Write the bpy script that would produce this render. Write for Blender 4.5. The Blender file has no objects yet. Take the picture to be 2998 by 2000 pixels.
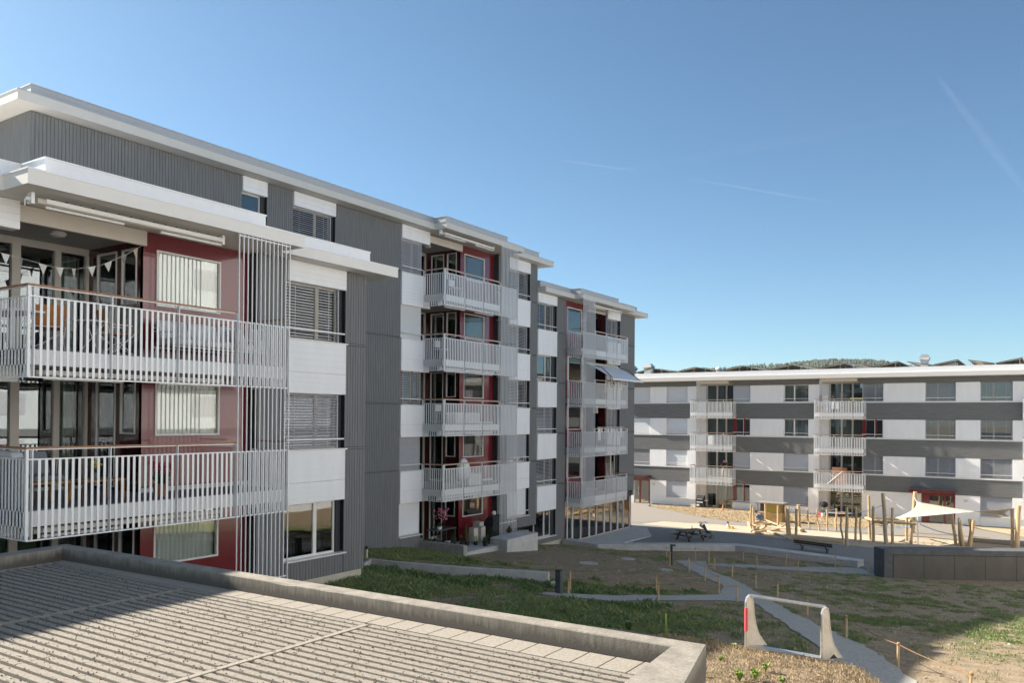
import bpy, bmesh, math, random
from mathutils import Vector, Matrix, noise
random.seed(7)
R = math.radians
C = bpy.context.scene.collection
sc = bpy.context.scene

# ------------------------------------------------------------------ camera
cam_d = bpy.data.cameras.new("camera"); cam = bpy.data.objects.new("camera", cam_d); C.objects.link(cam)
YAW, PITCH, ROLL, FPX, CY = 0.579691, 0.0082202, 0.0074177, 2393.85, 1205.7
fw = Vector((-math.sin(YAW), math.cos(YAW), 0)); rt = Vector((math.cos(YAW), math.sin(YAW), 0)); up = Vector((0, 0, 1))
f2 = fw*math.cos(PITCH) + up*math.sin(PITCH); u2 = -fw*math.sin(PITCH) + up*math.cos(PITCH)
r3 = rt*math.cos(ROLL) + u2*math.sin(ROLL); u3 = -rt*math.sin(ROLL) + u2*math.cos(ROLL)
cam.matrix_world = Matrix(((r3.x, u3.x, -f2.x, 0), (r3.y, u3.y, -f2.y, 0), (r3.z, u3.z, -f2.z, 0), (0, 0, 0, 1)))
cam_d.sensor_width = 36; cam_d.sensor_fit = 'HORIZONTAL'
cam_d.lens = 36*FPX/2998; cam_d.shift_y = (CY-1000)/2998; cam_d.clip_start = .05; cam_d.clip_end = 60000
sc.camera = cam

# ------------------------------------------------------------------ light and exposure
SUN = Vector((1, .13, -.66)).normalized()          # direction the light travels
elev = math.asin(-SUN.z); az = math.atan2(-SUN.x, -SUN.y)
w = bpy.data.worlds.new("World"); sc.world = w; w.use_nodes = True
nt = w.node_tree; bg = nt.nodes['Background']
sky = nt.nodes.new('ShaderNodeTexSky'); sky.sky_type = 'NISHITA'; sky.sun_disc = False
sky.sun_elevation = elev; sky.sun_rotation = az; sky.altitude = 450; sky.air_density = 0.8; sky.dust_density = 0.8; sky.ozone_density = 1.5
tint = nt.nodes.new('ShaderNodeMix'); tint.data_type = 'RGBA'; tint.blend_type = 'MULTIPLY'; tint.inputs[0].default_value = 1; tint.inputs[7].default_value = (.77, .98, 1.0, 1)   # the camera's white balance of the sky
nt.links.new(sky.outputs[0], tint.inputs[6]); nt.links.new(tint.outputs[2], bg.inputs[0]); bg.inputs[1].default_value = 0.057
sl = bpy.data.lights.new("sun", 'SUN'); so = bpy.data.objects.new("sun", sl); C.objects.link(so)
sl.energy = 5.0; sl.angle = R(.53); sl.color = (1, .915, .80)
so.rotation_euler = SUN.to_track_quat('-Z', 'Y').to_euler(); so.location = (-40, 0, 60)
sc.view_settings.view_transform = 'Standard'; sc.view_settings.look = 'None'
sc.view_settings.exposure = 1.5; sc.view_settings.gamma = 1

# ------------------------------------------------------------------ materials
M = {}
def node(nt, t, **k):
    n = nt.nodes.new(t)
    for a, b in k.items(): setattr(n, a, b)
    return n
def mat(name, col, rough=.6, metal=0, var=.12, scale=6, bump=0, bscale=60, spec=.4, stretch=(1, 1, 1), coat=0):
    m = bpy.data.materials.new(name); m.use_nodes = True; nt = m.node_tree; b = nt.nodes['Principled BSDF']
    b.inputs['Roughness'].default_value = rough; b.inputs['Metallic'].default_value = metal
    b.inputs['Specular IOR Level'].default_value = spec; b.inputs['Coat Weight'].default_value = coat
    tc = node(nt, 'ShaderNodeTexCoord'); mp = node(nt, 'ShaderNodeMapping'); mp.inputs['Scale'].default_value = stretch
    nt.links.new(tc.outputs['Object'], mp.inputs[0])
    n1 = node(nt, 'ShaderNodeTexNoise'); n1.inputs['Scale'].default_value = scale; n1.inputs['Detail'].default_value = 6; n1.inputs['Roughness'].default_value = .65
    nt.links.new(mp.outputs[0], n1.inputs[0])
    cr = node(nt, 'ShaderNodeValToRGB'); e = cr.color_ramp.elements
    c2 = col if isinstance(col[0], (tuple, list)) else None
    if c2: a, z = c2[0], c2[1]
    else: a = tuple(max(0, v*(1-var)) for v in col); z = tuple(min(1, v*(1+var)) for v in col)
    e[0].position = .32; e[0].color = (*a, 1); e[1].position = .68; e[1].color = (*z, 1)
    nt.links.new(n1.outputs[0], cr.inputs[0]); nt.links.new(cr.outputs[0], b.inputs['Base Color'])
    if bump:
        n2 = node(nt, 'ShaderNodeTexNoise'); n2.inputs['Scale'].default_value = bscale; n2.inputs['Detail'].default_value = 4
        nt.links.new(mp.outputs[0], n2.inputs[0])
        bp = node(nt, 'ShaderNodeBump'); bp.inputs['Strength'].default_value = bump; bp.inputs['Distance'].default_value = .02
        nt.links.new(n2.outputs[0], bp.inputs['Height']); nt.links.new(bp.outputs[0], b.inputs['Normal'])
    M[name] = m; return m
mat('clad', (.165, .170, .172), .75, var=.16, scale=3, stretch=(6, 6, .35), bump=.1, bscale=30)
mat('cladB', (.145, .15, .15), .75, var=.22, scale=3, stretch=(.35, 1, 9), bump=.1, bscale=30)
mat('joint', (.02, .022, .025), .8)
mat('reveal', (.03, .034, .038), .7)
mat('white', (.80, .81, .825), .55, var=.04, scale=1.2, stretch=(2.2, 2.2, .5), bump=.03, bscale=40)
mat('render', (.81, .81, .815), .8, var=.03, scale=3, bump=.08, bscale=150)
mat('plaster', (.55, .58, .61), .85, var=.05, scale=1)
mat('fascialight', (.78, .76, .72), .6, var=.03, scale=2)
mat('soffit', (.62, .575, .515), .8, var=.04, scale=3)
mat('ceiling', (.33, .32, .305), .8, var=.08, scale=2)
mat('fascia', (.60, .58, .54), .6, var=.03, scale=2)
mat('coping', (.80, .80, .80), .4, .1, var=.03)
mat('copinggrey', (.46, .465, .465), .45, .2, var=.04)
mat('roofing', (.30, .29, .27), .9, var=.25, scale=8, bump=.2)
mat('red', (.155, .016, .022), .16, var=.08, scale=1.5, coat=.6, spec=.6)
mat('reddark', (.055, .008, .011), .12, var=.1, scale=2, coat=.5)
mat('frame', (.55, .52, .47), .45, var=.02)
mat('framew', (.72, .71, .69), .4, var=.02)
mat('metal', (.77, .78, .79), .4, .15, var=.03, scale=12)
mat('metaldark', (.10, .11, .12), .4, .6)
mat('blind', (.50, .505, .53), .45, .2, var=.03)
mat('blindlight', (.72, .72, .72), .42, .2, var=.03)
mat('wood', (.33, .16, .085), .5, var=.2, scale=8, stretch=(1, 1, 1))
mat('concrete', ((.24, .232, .215), (.36, .35, .325)), .85, scale=2.5, bump=.25, bscale=40)
mat('concretelight', ((.40, .395, .375), (.52, .515, .49)), .85, scale=3, bump=.15, bscale=60)
mat('plinth', ((.46, .42, .33), (.56, .52, .43)), .85, scale=3)
mat('room', (.045, .043, .04), .9)
mat('roomwall', (.30, .28, .25), .9)
mat('floor', (.15, .16, .18), .6)
mat('curtain', ((.66, .67, .68), (.80, .81, .82)), .9, scale=9, stretch=(3, 3, .1))
mat('curtaingreen', ((.26, .30, .26), (.42, .46, .41)), .9, scale=9, stretch=(3, 3, .1))
mat('fabric', (.62, .62, .60), .9, bump=.2, bscale=200)
mat('fabricgrey', (.20, .215, .23), .9)
mat('orange', (.50, .20, .05), .6)
mat('teak', ((.36, .17, .06), (.50, .26, .10)), .6, scale=5, stretch=(1, 1, 4))
mat('black', (.018, .018, .02), .5)
mat('rope_seat', (.03, .03, .032), .8)
mat('leaf', ((.05, .10, .03), (.12, .19, .06)), .6, scale=30)
mat('grasspale', ((.20, .20, .09), (.30, .28, .14)), .8, scale=3)
mat('leafdark', ((.012, .03, .012), (.035, .07, .025)), .6, scale=20)
mat('pink', (.55, .16, .25), .7)
mat('redflower', (.36, .03, .06), .7)
mat('yellow', (.75, .48, .03), .7)
mat('terracotta', (.32, .13, .07), .8)
mat('timber', ((.36, .24, .12), (.58, .43, .25)), .6, scale=7, stretch=(3, 3, .6), bump=.2, bscale=25)
mat('timberold', ((.30, .22, .14), (.48, .38, .26)), .75, scale=7, stretch=(3, 3, .6), bump=.2)
mat('woodgrey', ((.17, .155, .14), (.27, .25, .225)), .8, scale=10)
mat('wooddark', (.045, .03, .022), .6)
mat('woodtable', ((.10, .08, .06), (.17, .14, .11)), .7)
mat('sail', (.50, .44, .35), .8, var=.03)
mat('skin', (.50, .29, .20), .6)
mat('hair', (.03, .018, .012), .7)
mat('shirtblue', (.14, .18, .25), .85)
mat('shirtwhite', (.75, .75, .74), .85)
mat('trousers', (.35, .30, .24), .85)
mat('dark_trousers', (.05, .055, .07), .85)
mat('ropeorange', (.30, .16, .07), .8)
mat('ropeblue', (.25, .38, .52), .6)
mat('galv', (.60, .59, .56), .34, .75, var=.12, scale=14)
mat('goalplate', ((.50, .44, .35), (.66, .60, .50)), .5, .1, scale=5)
mat('tape', (.75, .09, .11), .5)
mat('stone', ((.36, .33, .28), (.52, .48, .42)), .85, scale=9, bump=.4)
mat('cabinet', ((.075, .08, .085), (.12, .12, .12)), .7, scale=4, bump=.1)
mat('cabinetpanel', ((.095, .088, .078), (.125, .115, .10)), .5, .3, scale=1)
mat('clod', ((.17, .135, .095), (.30, .25, .18)), .95, scale=20)
mat('plaza', ((.15, .145, .135), (.30, .292, .27)), .95, scale=16, bump=.8, bscale=90)
mat('sand', ((.33, .28, .205), (.50, .43, .33)), .95, scale=12, bump=.6, bscale=40)
mat('asphalt', ((.20, .18, .155), (.25, .225, .195)), .95, scale=10, bump=.2, bscale=200)
mat('straw', ((.27, .20, .11), (.54, .43, .28)), .95, scale=14, bump=.8, bscale=60)
mat('path', ((.29, .278, .25), (.43, .412, .37)), .95, scale=16, bump=.4, bscale=120)
mat('plank', ((.20, .178, .146), (.335, .30, .25)), .9, scale=45, bump=.5, bscale=220)
mat('plankedge', ((.24, .215, .18), (.38, .345, .29)), .9, scale=45, bump=.5, bscale=220)
mat('groove', ((.05, .036, .025), (.12, .09, .062)), .95, scale=60, bump=.9, bscale=120)
mat('pebble', (.075, .055, .04), .9)
mat('solar', (.02, .025, .035), .25, coat=.4)
mat('solarback', (.26, .20, .12), .8)
mat('hill', ((.07, .09, .06), (.10, .12, .08)), .95, scale=.02)
mat('crownfar', ((.06, .08, .055), (.10, .12, .075)), .95, scale=.05)
mat('paintcol', ((.65, .28, .05), (.30, .45, .12)), .6, scale=2.5)
mat('shedwood', ((.28, .17, .06), (.38, .25, .10)), .7, scale=4)
mat('grassg', ((.10, .155, .05), (.235, .29, .115)), .7, scale=2.5)
mat('grassy', ((.12, .20, .03), (.26, .34, .06)), .7, scale=3)
mat('bulb', (.8, .78, .7), .4)

def glass_mat(name, tint, base, rough=.01, fk=1.5, gc=(.95, .97, 1, 1)):
    m = bpy.data.materials.new(name); m.use_nodes = True; nt = m.node_tree
    nt.nodes.remove(nt.nodes['Principled BSDF']); out = nt.nodes['Material Output']
    tr = node(nt, 'ShaderNodeBsdfTransparent'); tr.inputs[0].default_value = (*tint, 1)
    gl = node(nt, 'ShaderNodeBsdfGlossy'); gl.inputs['Roughness'].default_value = rough; gl.inputs[0].default_value = gc
    fr = node(nt, 'ShaderNodeFresnel'); fr.inputs[0].default_value = 1.55
    ma = node(nt, 'ShaderNodeMath', operation='MULTIPLY_ADD'); ma.inputs[1].default_value = fk; ma.inputs[2].default_value = base; ma.use_clamp = True
    nz = node(nt, 'ShaderNodeTexNoise'); nz.inputs['Scale'].default_value = 1.3
    tc = node(nt, 'ShaderNodeTexCoord'); nt.links.new(tc.outputs['Object'], nz.inputs[0])
    bp = node(nt, 'ShaderNodeBump'); bp.inputs['Strength'].default_value = .012; bp.inputs['Distance'].default_value = .05
    nt.links.new(nz.outputs[0], bp.inputs['Height']); nt.links.new(bp.outputs[0], gl.inputs['Normal'])
    mx = node(nt, 'ShaderNodeMixShader')
    nt.links.new(fr.outputs[0], ma.inputs[0]); nt.links.new(ma.outputs[0], mx.inputs[0])
    nt.links.new(tr.outputs[0], mx.inputs[1]); nt.links.new(gl.outputs[0], mx.inputs[2]); nt.links.new(mx.outputs[0], out.inputs[0])
    M[name] = m
glass_mat('glass', (.80, .85, .83), .08)
glass_mat('glassbright', (.90, .93, .92), .08, .01, .9, (1, .97, .93, 1))

def stained_concrete():   # parapet: dark vertical streaks of dirt rising from the foot of the inner face
    m = bpy.data.materials.new('parapet'); m.use_nodes = True; nt = m.node_tree; b = nt.nodes['Principled BSDF']; b.inputs['Roughness'].default_value = .9
    tc = node(nt, 'ShaderNodeTexCoord'); mp = node(nt, 'ShaderNodeMapping'); mp.inputs['Scale'].default_value = (26, 26, 4)
    nt.links.new(tc.outputs['Object'], mp.inputs[0])
    n1 = node(nt, 'ShaderNodeTexNoise'); n1.inputs['Scale'].default_value = 1.4; n1.inputs['Detail'].default_value = 5; nt.links.new(mp.outputs[0], n1.inputs[0])
    sp = node(nt, 'ShaderNodeSeparateXYZ'); nt.links.new(tc.outputs['Object'], sp.inputs[0])
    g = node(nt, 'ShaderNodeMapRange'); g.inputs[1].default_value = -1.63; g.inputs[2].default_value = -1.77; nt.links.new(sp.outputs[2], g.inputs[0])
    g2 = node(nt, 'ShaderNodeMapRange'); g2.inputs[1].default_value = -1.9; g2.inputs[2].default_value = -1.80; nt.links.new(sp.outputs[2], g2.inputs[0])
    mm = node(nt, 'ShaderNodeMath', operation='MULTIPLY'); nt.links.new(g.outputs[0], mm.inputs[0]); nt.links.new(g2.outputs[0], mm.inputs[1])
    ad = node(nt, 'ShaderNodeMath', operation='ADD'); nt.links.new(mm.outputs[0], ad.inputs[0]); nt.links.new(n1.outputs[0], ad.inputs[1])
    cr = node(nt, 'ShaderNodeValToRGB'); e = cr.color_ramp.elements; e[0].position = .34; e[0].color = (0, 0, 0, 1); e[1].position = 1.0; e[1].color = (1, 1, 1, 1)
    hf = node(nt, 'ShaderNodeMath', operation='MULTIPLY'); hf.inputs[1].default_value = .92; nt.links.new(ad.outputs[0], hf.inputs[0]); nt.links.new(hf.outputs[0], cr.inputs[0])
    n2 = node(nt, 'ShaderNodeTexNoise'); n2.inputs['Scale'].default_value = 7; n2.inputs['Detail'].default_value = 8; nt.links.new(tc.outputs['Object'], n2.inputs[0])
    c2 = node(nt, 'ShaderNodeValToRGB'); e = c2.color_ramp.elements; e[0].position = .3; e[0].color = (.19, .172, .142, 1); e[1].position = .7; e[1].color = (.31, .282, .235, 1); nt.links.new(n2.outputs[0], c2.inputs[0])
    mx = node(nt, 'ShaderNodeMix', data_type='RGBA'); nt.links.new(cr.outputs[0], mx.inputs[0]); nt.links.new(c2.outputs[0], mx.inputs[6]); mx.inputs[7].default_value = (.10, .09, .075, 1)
    nt.links.new(mx.outputs[2], b.inputs['Base Color'])
    n3 = node(nt, 'ShaderNodeTexNoise'); n3.inputs['Scale'].default_value = 90; nt.links.new(tc.outputs['Object'], n3.inputs[0])
    bp = node(nt, 'ShaderNodeBump'); bp.inputs['Strength'].default_value = .3; bp.inputs['Distance'].default_value = .01; nt.links.new(n3.outputs[0], bp.inputs['Height']); nt.links.new(bp.outputs[0], b.inputs['Normal'])
    M['parapet'] = m
stained_concrete()

def lawn_mat():           # bare brown soil with ragged green growth and pale dust
    m = bpy.data.materials.new('lawn'); m.use_nodes = True; nt = m.node_tree; b = nt.nodes['Principled BSDF']; b.inputs['Roughness'].default_value = .95
    b.inputs['Specular IOR Level'].default_value = .15
    tc = node(nt, 'ShaderNodeTexCoord')
    def nz(s, d=6):
        n = node(nt, 'ShaderNodeTexNoise'); n.inputs['Scale'].default_value = s; n.inputs['Detail'].default_value = d; n.inputs['Roughness'].default_value = .7
        nt.links.new(tc.outputs['Object'], n.inputs[0]); return n
    s1 = nz(3.5); c1 = node(nt, 'ShaderNodeValToRGB'); e = c1.color_ramp.elements
    e[0].position = .3; e[0].color = (.205, .155, .103, 1); e[1].position = .72; e[1].color = (.38, .30, .205, 1); nt.links.new(s1.outputs[0], c1.inputs[0])
    s2 = nz(14); c2 = node(nt, 'ShaderNodeValToRGB'); e = c2.color_ramp.elements
    e[0].position = .3; e[0].color = (.075, .10, .04, 1); e[1].position = .7; e[1].color = (.17, .19, .09, 1); nt.links.new(s2.outputs[0], c2.inputs[0])
    at = node(nt, 'ShaderNodeVertexColor'); at.layer_name = 'green'
    s3 = nz(2.8, 10); ad = node(nt, 'ShaderNodeMath', operation='ADD'); nt.links.new(at.outputs[0], ad.inputs[0]); nt.links.new(s3.outputs[0], ad.inputs[1])
    rg = node(nt, 'ShaderNodeMapRange'); rg.inputs[1].default_value = 1.0; rg.inputs[2].default_value = 1.12; nt.links.new(ad.outputs[0], rg.inputs[0])
    mx = node(nt, 'ShaderNodeMix', data_type='RGBA'); nt.links.new(rg.outputs[0], mx.inputs[0]); nt.links.new(c1.outputs[0], mx.inputs[6]); nt.links.new(c2.outputs[0], mx.inputs[7])
    nt.links.new(mx.outputs[2], b.inputs['Base Color'])
    s4 = nz(16, 9); bp = node(nt, 'ShaderNodeBump'); bp.inputs['Strength'].default_value = 1.0; bp.inputs['Distance'].default_value = .05
    nt.links.new(s4.outputs[0], bp.inputs['Height']); nt.links.new(bp.outputs[0], b.inputs['Normal'])
    M['lawn'] = m
lawn_mat()

# ------------------------------------------------------------------ mesh helpers
class MB:
    def __init__(s): s.v = []; s.f = []; s.m = []; s.mats = []; s.fr = None; s.smooth = False; s.cuts = []
    def frame(s, ox, oy, ux, uy): s.fr = (ox, oy, ux, uy); return s
    def P(s, u, n, z):
        if not s.fr: return (u, n, z)
        ox, oy, ux, uy = s.fr
        return (ox+u*ux+n*uy, oy+u*uy-n*ux, z)
    def mi(s, m):
        if m not in s.mats: s.mats.append(m)
        return s.mats.index(m)
    def box(s, u0, u1, n0, n1, z0, z1, m='white'):
        a = s.P(u0, n0, z0); b = s.P(u1, n1, z1)
        x0, x1 = sorted((a[0], b[0])); y0, y1 = sorted((a[1], b[1])); z0, z1 = sorted((z0, z1)); k = len(s.v)
        s.v += [(x0, y0, z0), (x1, y0, z0), (x1, y1, z0), (x0, y1, z0), (x0, y0, z1), (x1, y0, z1), (x1, y1, z1), (x0, y1, z1)]
        for q in ((3, 2, 1, 0), (4, 5, 6, 7), (0, 1, 5, 4), (1, 2, 6, 5), (2, 3, 7, 6), (3, 0, 4, 7)):
            s.f.append(tuple(k+i for i in q)); s.m.append(s.mi(m))
        return s
    def poly(s, pts, m='white'):
        k = len(s.v); s.v += [s.P(*p) for p in pts]; s.f.append(tuple(range(k, k+len(pts)))); s.m.append(s.mi(m)); return s
    def hexa(s, b, t, m='white'):     # prism from bottom ring b and top ring t (same count)
        k = len(s.v); n = len(b); s.v += [s.P(*p) for p in b] + [s.P(*p) for p in t]; i = s.mi(m)
        s.f.append(tuple(k+j for j in reversed(range(n)))); s.m.append(i)
        s.f.append(tuple(k+n+j for j in range(n))); s.m.append(i)
        for j in range(n): s.f.append((k+j, k+(j+1) % n, k+n+(j+1) % n, k+n+j)); s.m.append(i)
        return s
    def tube(s, pts, r, m='metal', n=8, cap=True):
        pts = [Vector(s.P(*p)) for p in pts]; rs = r if isinstance(r, (list, tuple)) else [r]*len(pts)
        k = len(s.v); i = s.mi(m); pa = None
        for j, p in enumerate(pts):
            d = (pts[min(j+1, len(pts)-1)]-pts[max(j-1, 0)])
            d = d.normalized() if d.length > 1e-9 else Vector((0, 0, 1))
            if pa is None:
                a = Vector((0, 0, 1)) if abs(d.z) < .9 else Vector((1, 0, 0)); pa = d.cross(a).normalized()
            pa = (pa - d*pa.dot(d)).normalized(); b = d.cross(pa)
            for q in range(n):
                t = 2*math.pi*q/n; s.v.append(tuple(p+(pa*math.cos(t)+b*math.sin(t))*rs[j]))
        for j in range(len(pts)-1):
            for q in range(n): s.f.append((k+j*n+q, k+j*n+(q+1) % n, k+(j+1)*n+(q+1) % n, k+(j+1)*n+q)); s.m.append(i)
        if cap:
            s.f.append(tuple(k+q for q in reversed(range(n)))); s.m.append(i)
            s.f.append(tuple(k+(len(pts)-1)*n+q for q in range(n))); s.m.append(i)
        return s
    def lathe(s, c, prof, m='white', n=14):
        k = len(s.v); i = s.mi(m)
        for r, z in prof:
            for q in range(n):
                t = 2*math.pi*q/n; s.v.append((c[0]+r*math.cos(t), c[1]+r*math.sin(t), c[2]+z))
        for j in range(len(prof)-1):
            for q in range(n): s.f.append((k+j*n+q, k+j*n+(q+1) % n, k+(j+1)*n+(q+1) % n, k+(j+1)*n+q)); s.m.append(i)
        s.f.append(tuple(k+q for q in reversed(range(n)))); s.m.append(i)
        s.f.append(tuple(k+(len(prof)-1)*n+q for q in range(n))); s.m.append(i)
        return s
    def blob(s, c, r, m='leaf', k=.3, n=7):   # lumpy rounded solid
        rr = r if isinstance(r, (tuple, list)) else (r, r, r); prof = []
        a = len(s.v); i = s.mi(m); rows = n
        for j in range(rows+1):
            ph = math.pi*j/rows
            for q in range(2*n):
                t = math.pi*q/n; v = Vector((math.sin(ph)*math.cos(t), math.sin(ph)*math.sin(t), math.cos(ph)))
                h = 1+k*noise.noise(v*1.7+Vector(c)*3); s.v.append((c[0]+v.x*rr[0]*h, c[1]+v.y*rr[1]*h, c[2]+v.z*rr[2]*h))
        for j in range(rows):
            for q in range(2*n): s.f.append((a+j*2*n+q, a+j*2*n+(q+1) % (2*n), a+(j+1)*2*n+(q+1) % (2*n), a+(j+1)*2*n+q)); s.m.append(i)
        return s
    def piece(s): s.cuts.append((len(s.v), len(s.f))); return s
    def build(s, name, parent=None, bevel=0, smooth=False):
        if s.cuts:                                    # every piece begun with piece() becomes an object of its own
            cs = sorted(set([(0, 0)]+s.cuts))+[(len(s.v), len(s.f))]; first = None
            for (v0, f0), (v1, f1) in zip(cs[:-1], cs[1:]):
                if f1 == f0: continue
                q = MB(); q.v = s.v[v0:v1]; q.f = [tuple(i-v0 for i in f) for f in s.f[f0:f1]]; q.m = s.m[f0:f1]; q.mats = s.mats; q.smooth = s.smooth
                o = q.build(name, parent, bevel, smooth); first = first or o
            return first
        me = bpy.data.meshes.new(name); me.from_pydata(s.v, [], s.f)
        for m in s.mats: me.materials.append(M[m])
        for p, i in zip(me.polygons, s.m): p.material_index = i; p.use_smooth = smooth or s.smooth
        me.update(); o = bpy.data.objects.new(name, me); C.objects.link(o)
        if bevel:
            bv = o.modifiers.new('bevel', 'BEVEL'); bv.width = bevel; bv.segments = 2; bv.limit_method = 'ANGLE'
        if parent:
            o.parent = parent; bpy_inv(o, parent)
        return o
def bpy_inv(o, parent):   # child geometry is given in world coordinates: undo the parents' transforms
    o.matrix_parent_inverse = wmat(parent).inverted()
def wmat(o):
    if o.parent is None: return o.matrix_basis.copy()
    return wmat(o.parent) @ o.matrix_parent_inverse @ o.matrix_basis
def thing(name, label, cat, loc=(0, 0, 0), group=None):
    o = bpy.data.objects.new(name, None); C.objects.link(o); o.location = loc; o.empty_display_size = .2
    o['label'] = label; o['category'] = cat
    if group: o['group'] = group
    return o
def tag(o, label, cat, group=None):
    o['label'] = label; o['category'] = cat
    if group: o['group'] = group
    return o
def struct(o, label=None):
    o['kind'] = 'structure'
    if label: o['label'] = label
    return o
def copy_tree(o, parent=None):
    c = o.copy(); C.objects.link(c); c.parent = parent
    for ch in [x for x in o.children]: copy_tree(ch, c)
    return c

# ------------------------------------------------------------------ terrain
def sm(a, b, x):
    t = max(0, min(1, (x-a)/(b-a))); return t*t*(3-2*t)
def terr(x, y):
    if y < 17: z = -4.5
    elif y < 41: z = -4.5-(y-17)/24*2.7
    elif y < 47: z = -7.2
    else: z = -7.2-min(1, (y-47)/20)*.5
    z -= .2*max(0, 1-math.hypot(x+20.2, y-28)/3.0)
    cr = 10.3-max(0, x+2.0)*1.5; k = sm(-9.5, -5.2, x)*(1-sm(cr, cr+3.4, y))       # raised terrace beside the annex
    z += k*(1.55)
    if y < 40: z += .05*noise.noise(Vector((x*.35, y*.35, 3)))*min(1, (40-y)/4)
    return z
GRID = .5
def base_ground():
    x0, x1, y0, y1 = -40, 30, -14, 76; nx = int((x1-x0)/GRID); ny = int((y1-y0)/GRID)
    v = []; f = []
    for j in range(ny+1):
        for i in range(nx+1):
            x = x0+i*GRID; y = y0+j*GRID; v.append((x, y, terr(x, y)))
    for j in range(ny):
        for i in range(nx):
            a = j*(nx+1)+i; f.append((a, a+1, a+nx+2, a+nx+1))
    # skirt to the horizon
    def ring(R0):
        return [(-R0, -R0), (R0, -R0), (R0, R0), (-R0, R0)]
    inner = [0, nx, (ny+1)*(nx+1)-1, ny*(nx+1)]
    edges = [[i for i in range(nx+1)], [j*(nx+1)+nx for j in range(ny+1)], [ny*(nx+1)+i for i in range(nx, -1, -1)], [j*(nx+1) for j in range(ny, -1, -1)]]
    k = len(v)
    for cx, cy in ring(2650): v.append((cx, cy, -9.0))
    for s in range(4):
        e = edges[s]; f.append(tuple([k+s, k+(s+1) % 4] + e[::-1]))
    me = bpy.data.meshes.new('ground'); me.from_pydata(v, [], f); me.materials.append(M['lawn'])
    at = me.color_attributes.new('green', 'FLOAT_COLOR', 'POINT')
    for i, p in enumerate(v):
        g = green(p[0], p[1]); at.data[i].color = (g, g, g, 1)
    for p in me.polygons: p.use_smooth = len(p.vertices) == 4
    o = bpy.data.objects.new('ground', me); C.objects.link(o); return struct(o)
def green(x, y):
    g = .37+.22*noise.noise(Vector((x*.22, y*.22, 9)))+.10*noise.noise(Vector((x*.9, y*.9, 1)))
    if x < -6 and y < 24: g += .13*sm(24, 20, y)            # thick growth behind the annex
    if -11 < x < -3.5 and 15.5 < y < 23: g += .11
    if x < -13.5 and y < 20: g += .08
    if -19 < x < -13 and 14.5 < y < 19: g += .3*sm(20, 17, y)
    if x < -18 and y > 22 and y < 28: g += .35*sm(-18.5, -21.5, x)
    if -20 < x < -8 and 25 < y < 36: g -= .07
    if x > -5 and y > 24: g -= .03
    if y < 13 and x > -5: g -= .35
    if -1.6 < x and 18 < y < 30: g += .12
    return g
def drape(name, poly, m, eps=.02, zf=None):
    if name in ('path', 'dry_grass', 'sand'):          # worn, uneven outline
        q = []
        for (x0, y0), (x1, y1) in zip(poly, poly[1:]+poly[:1]):
            L = math.hypot(x1-x0, y1-y0); k = max(1, int(L/.35))
            for i in range(k):
                t = i/k; o_ = .16*noise.noise(Vector(((x0+(x1-x0)*t)*2.3, (y0+(y1-y0)*t)*2.3, 5))) if L < 12 else 0
                q.append((x0+(x1-x0)*t-(y1-y0)/max(L, .01)*o_, y0+(y1-y0)*t+(x1-x0)/max(L, .01)*o_))
        poly = q
    bm = bmesh.new(); vs = [bm.verts.new((x, y, 0)) for x, y in poly]; bm.faces.new(vs)
    xs = [p[0] for p in poly]; ys = [p[1] for p in poly]
    bmesh.ops.triangulate(bm, faces=bm.faces[:])
    g = GRID if (max(xs)-min(xs)) < 45 else 1.0
    k = math.ceil(min(xs)/g)
    while k*g < max(xs):
        bmesh.ops.bisect_plane(bm, geom=bm.verts[:]+bm.edges[:]+bm.faces[:], plane_co=(k*g, 0, 0), plane_no=(1, 0, 0), dist=1e-5); k += 1
    k = math.ceil(min(ys)/g)
    while k*g < max(ys):
        bmesh.ops.bisect_plane(bm, geom=bm.verts[:]+bm.edges[:]+bm.faces[:], plane_co=(0, k*g, 0), plane_no=(0, 1, 0), dist=1e-5); k += 1
    for v in bm.verts: v.co.z = (zf(v.co.x, v.co.y) if zf else terr(v.co.x, v.co.y))+eps
    bmesh.ops.recalc_face_normals(bm, faces=bm.faces[:])
    if sum(f.normal.z for f in bm.faces) < 0: bmesh.ops.reverse_faces(bm, faces=bm.faces[:])
    me = bpy.data.meshes.new(name); bm.to_mesh(me); bm.free(); me.materials.append(M[m])
    o = bpy.data.objects.new(name, me); C.objects.link(o); return o
base_ground()
struct(drape('plaza', [(-23.1, 41), (-20.6, 40.6), (-14.2, 44.6), (-7.8, 43.2), (-6.9, 41.4), (-5, 44), (2, 48), (22, 58), (22, 64), (-1, 57.6), (-6.5, 58.2), (-10.4, 57.8), (-14.1, 57.6), (-19, 56.6), (-21.4, 56.1), (-23.5, 55.7), (-24.4, 52.9), (-30, 50), (-30, 49.8)], 'plaza', .02), 'grey gravel square between the buildings')
struct(drape('sand', [(-23.6, 52.6), (-18.9, 52.4), (-10, 50.6), (-6, 50.2), (0, 51.5), (8, 54), (22, 60), (22, 63.9), (-1, 57.5), (-6.5, 58.1), (-10.4, 57.7), (-14.1, 57.5), (-19, 56.5), (-21.4, 56.0), (-23.3, 55.6)], 'sand', .035), 'pale gravel and sand of the playground')
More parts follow.
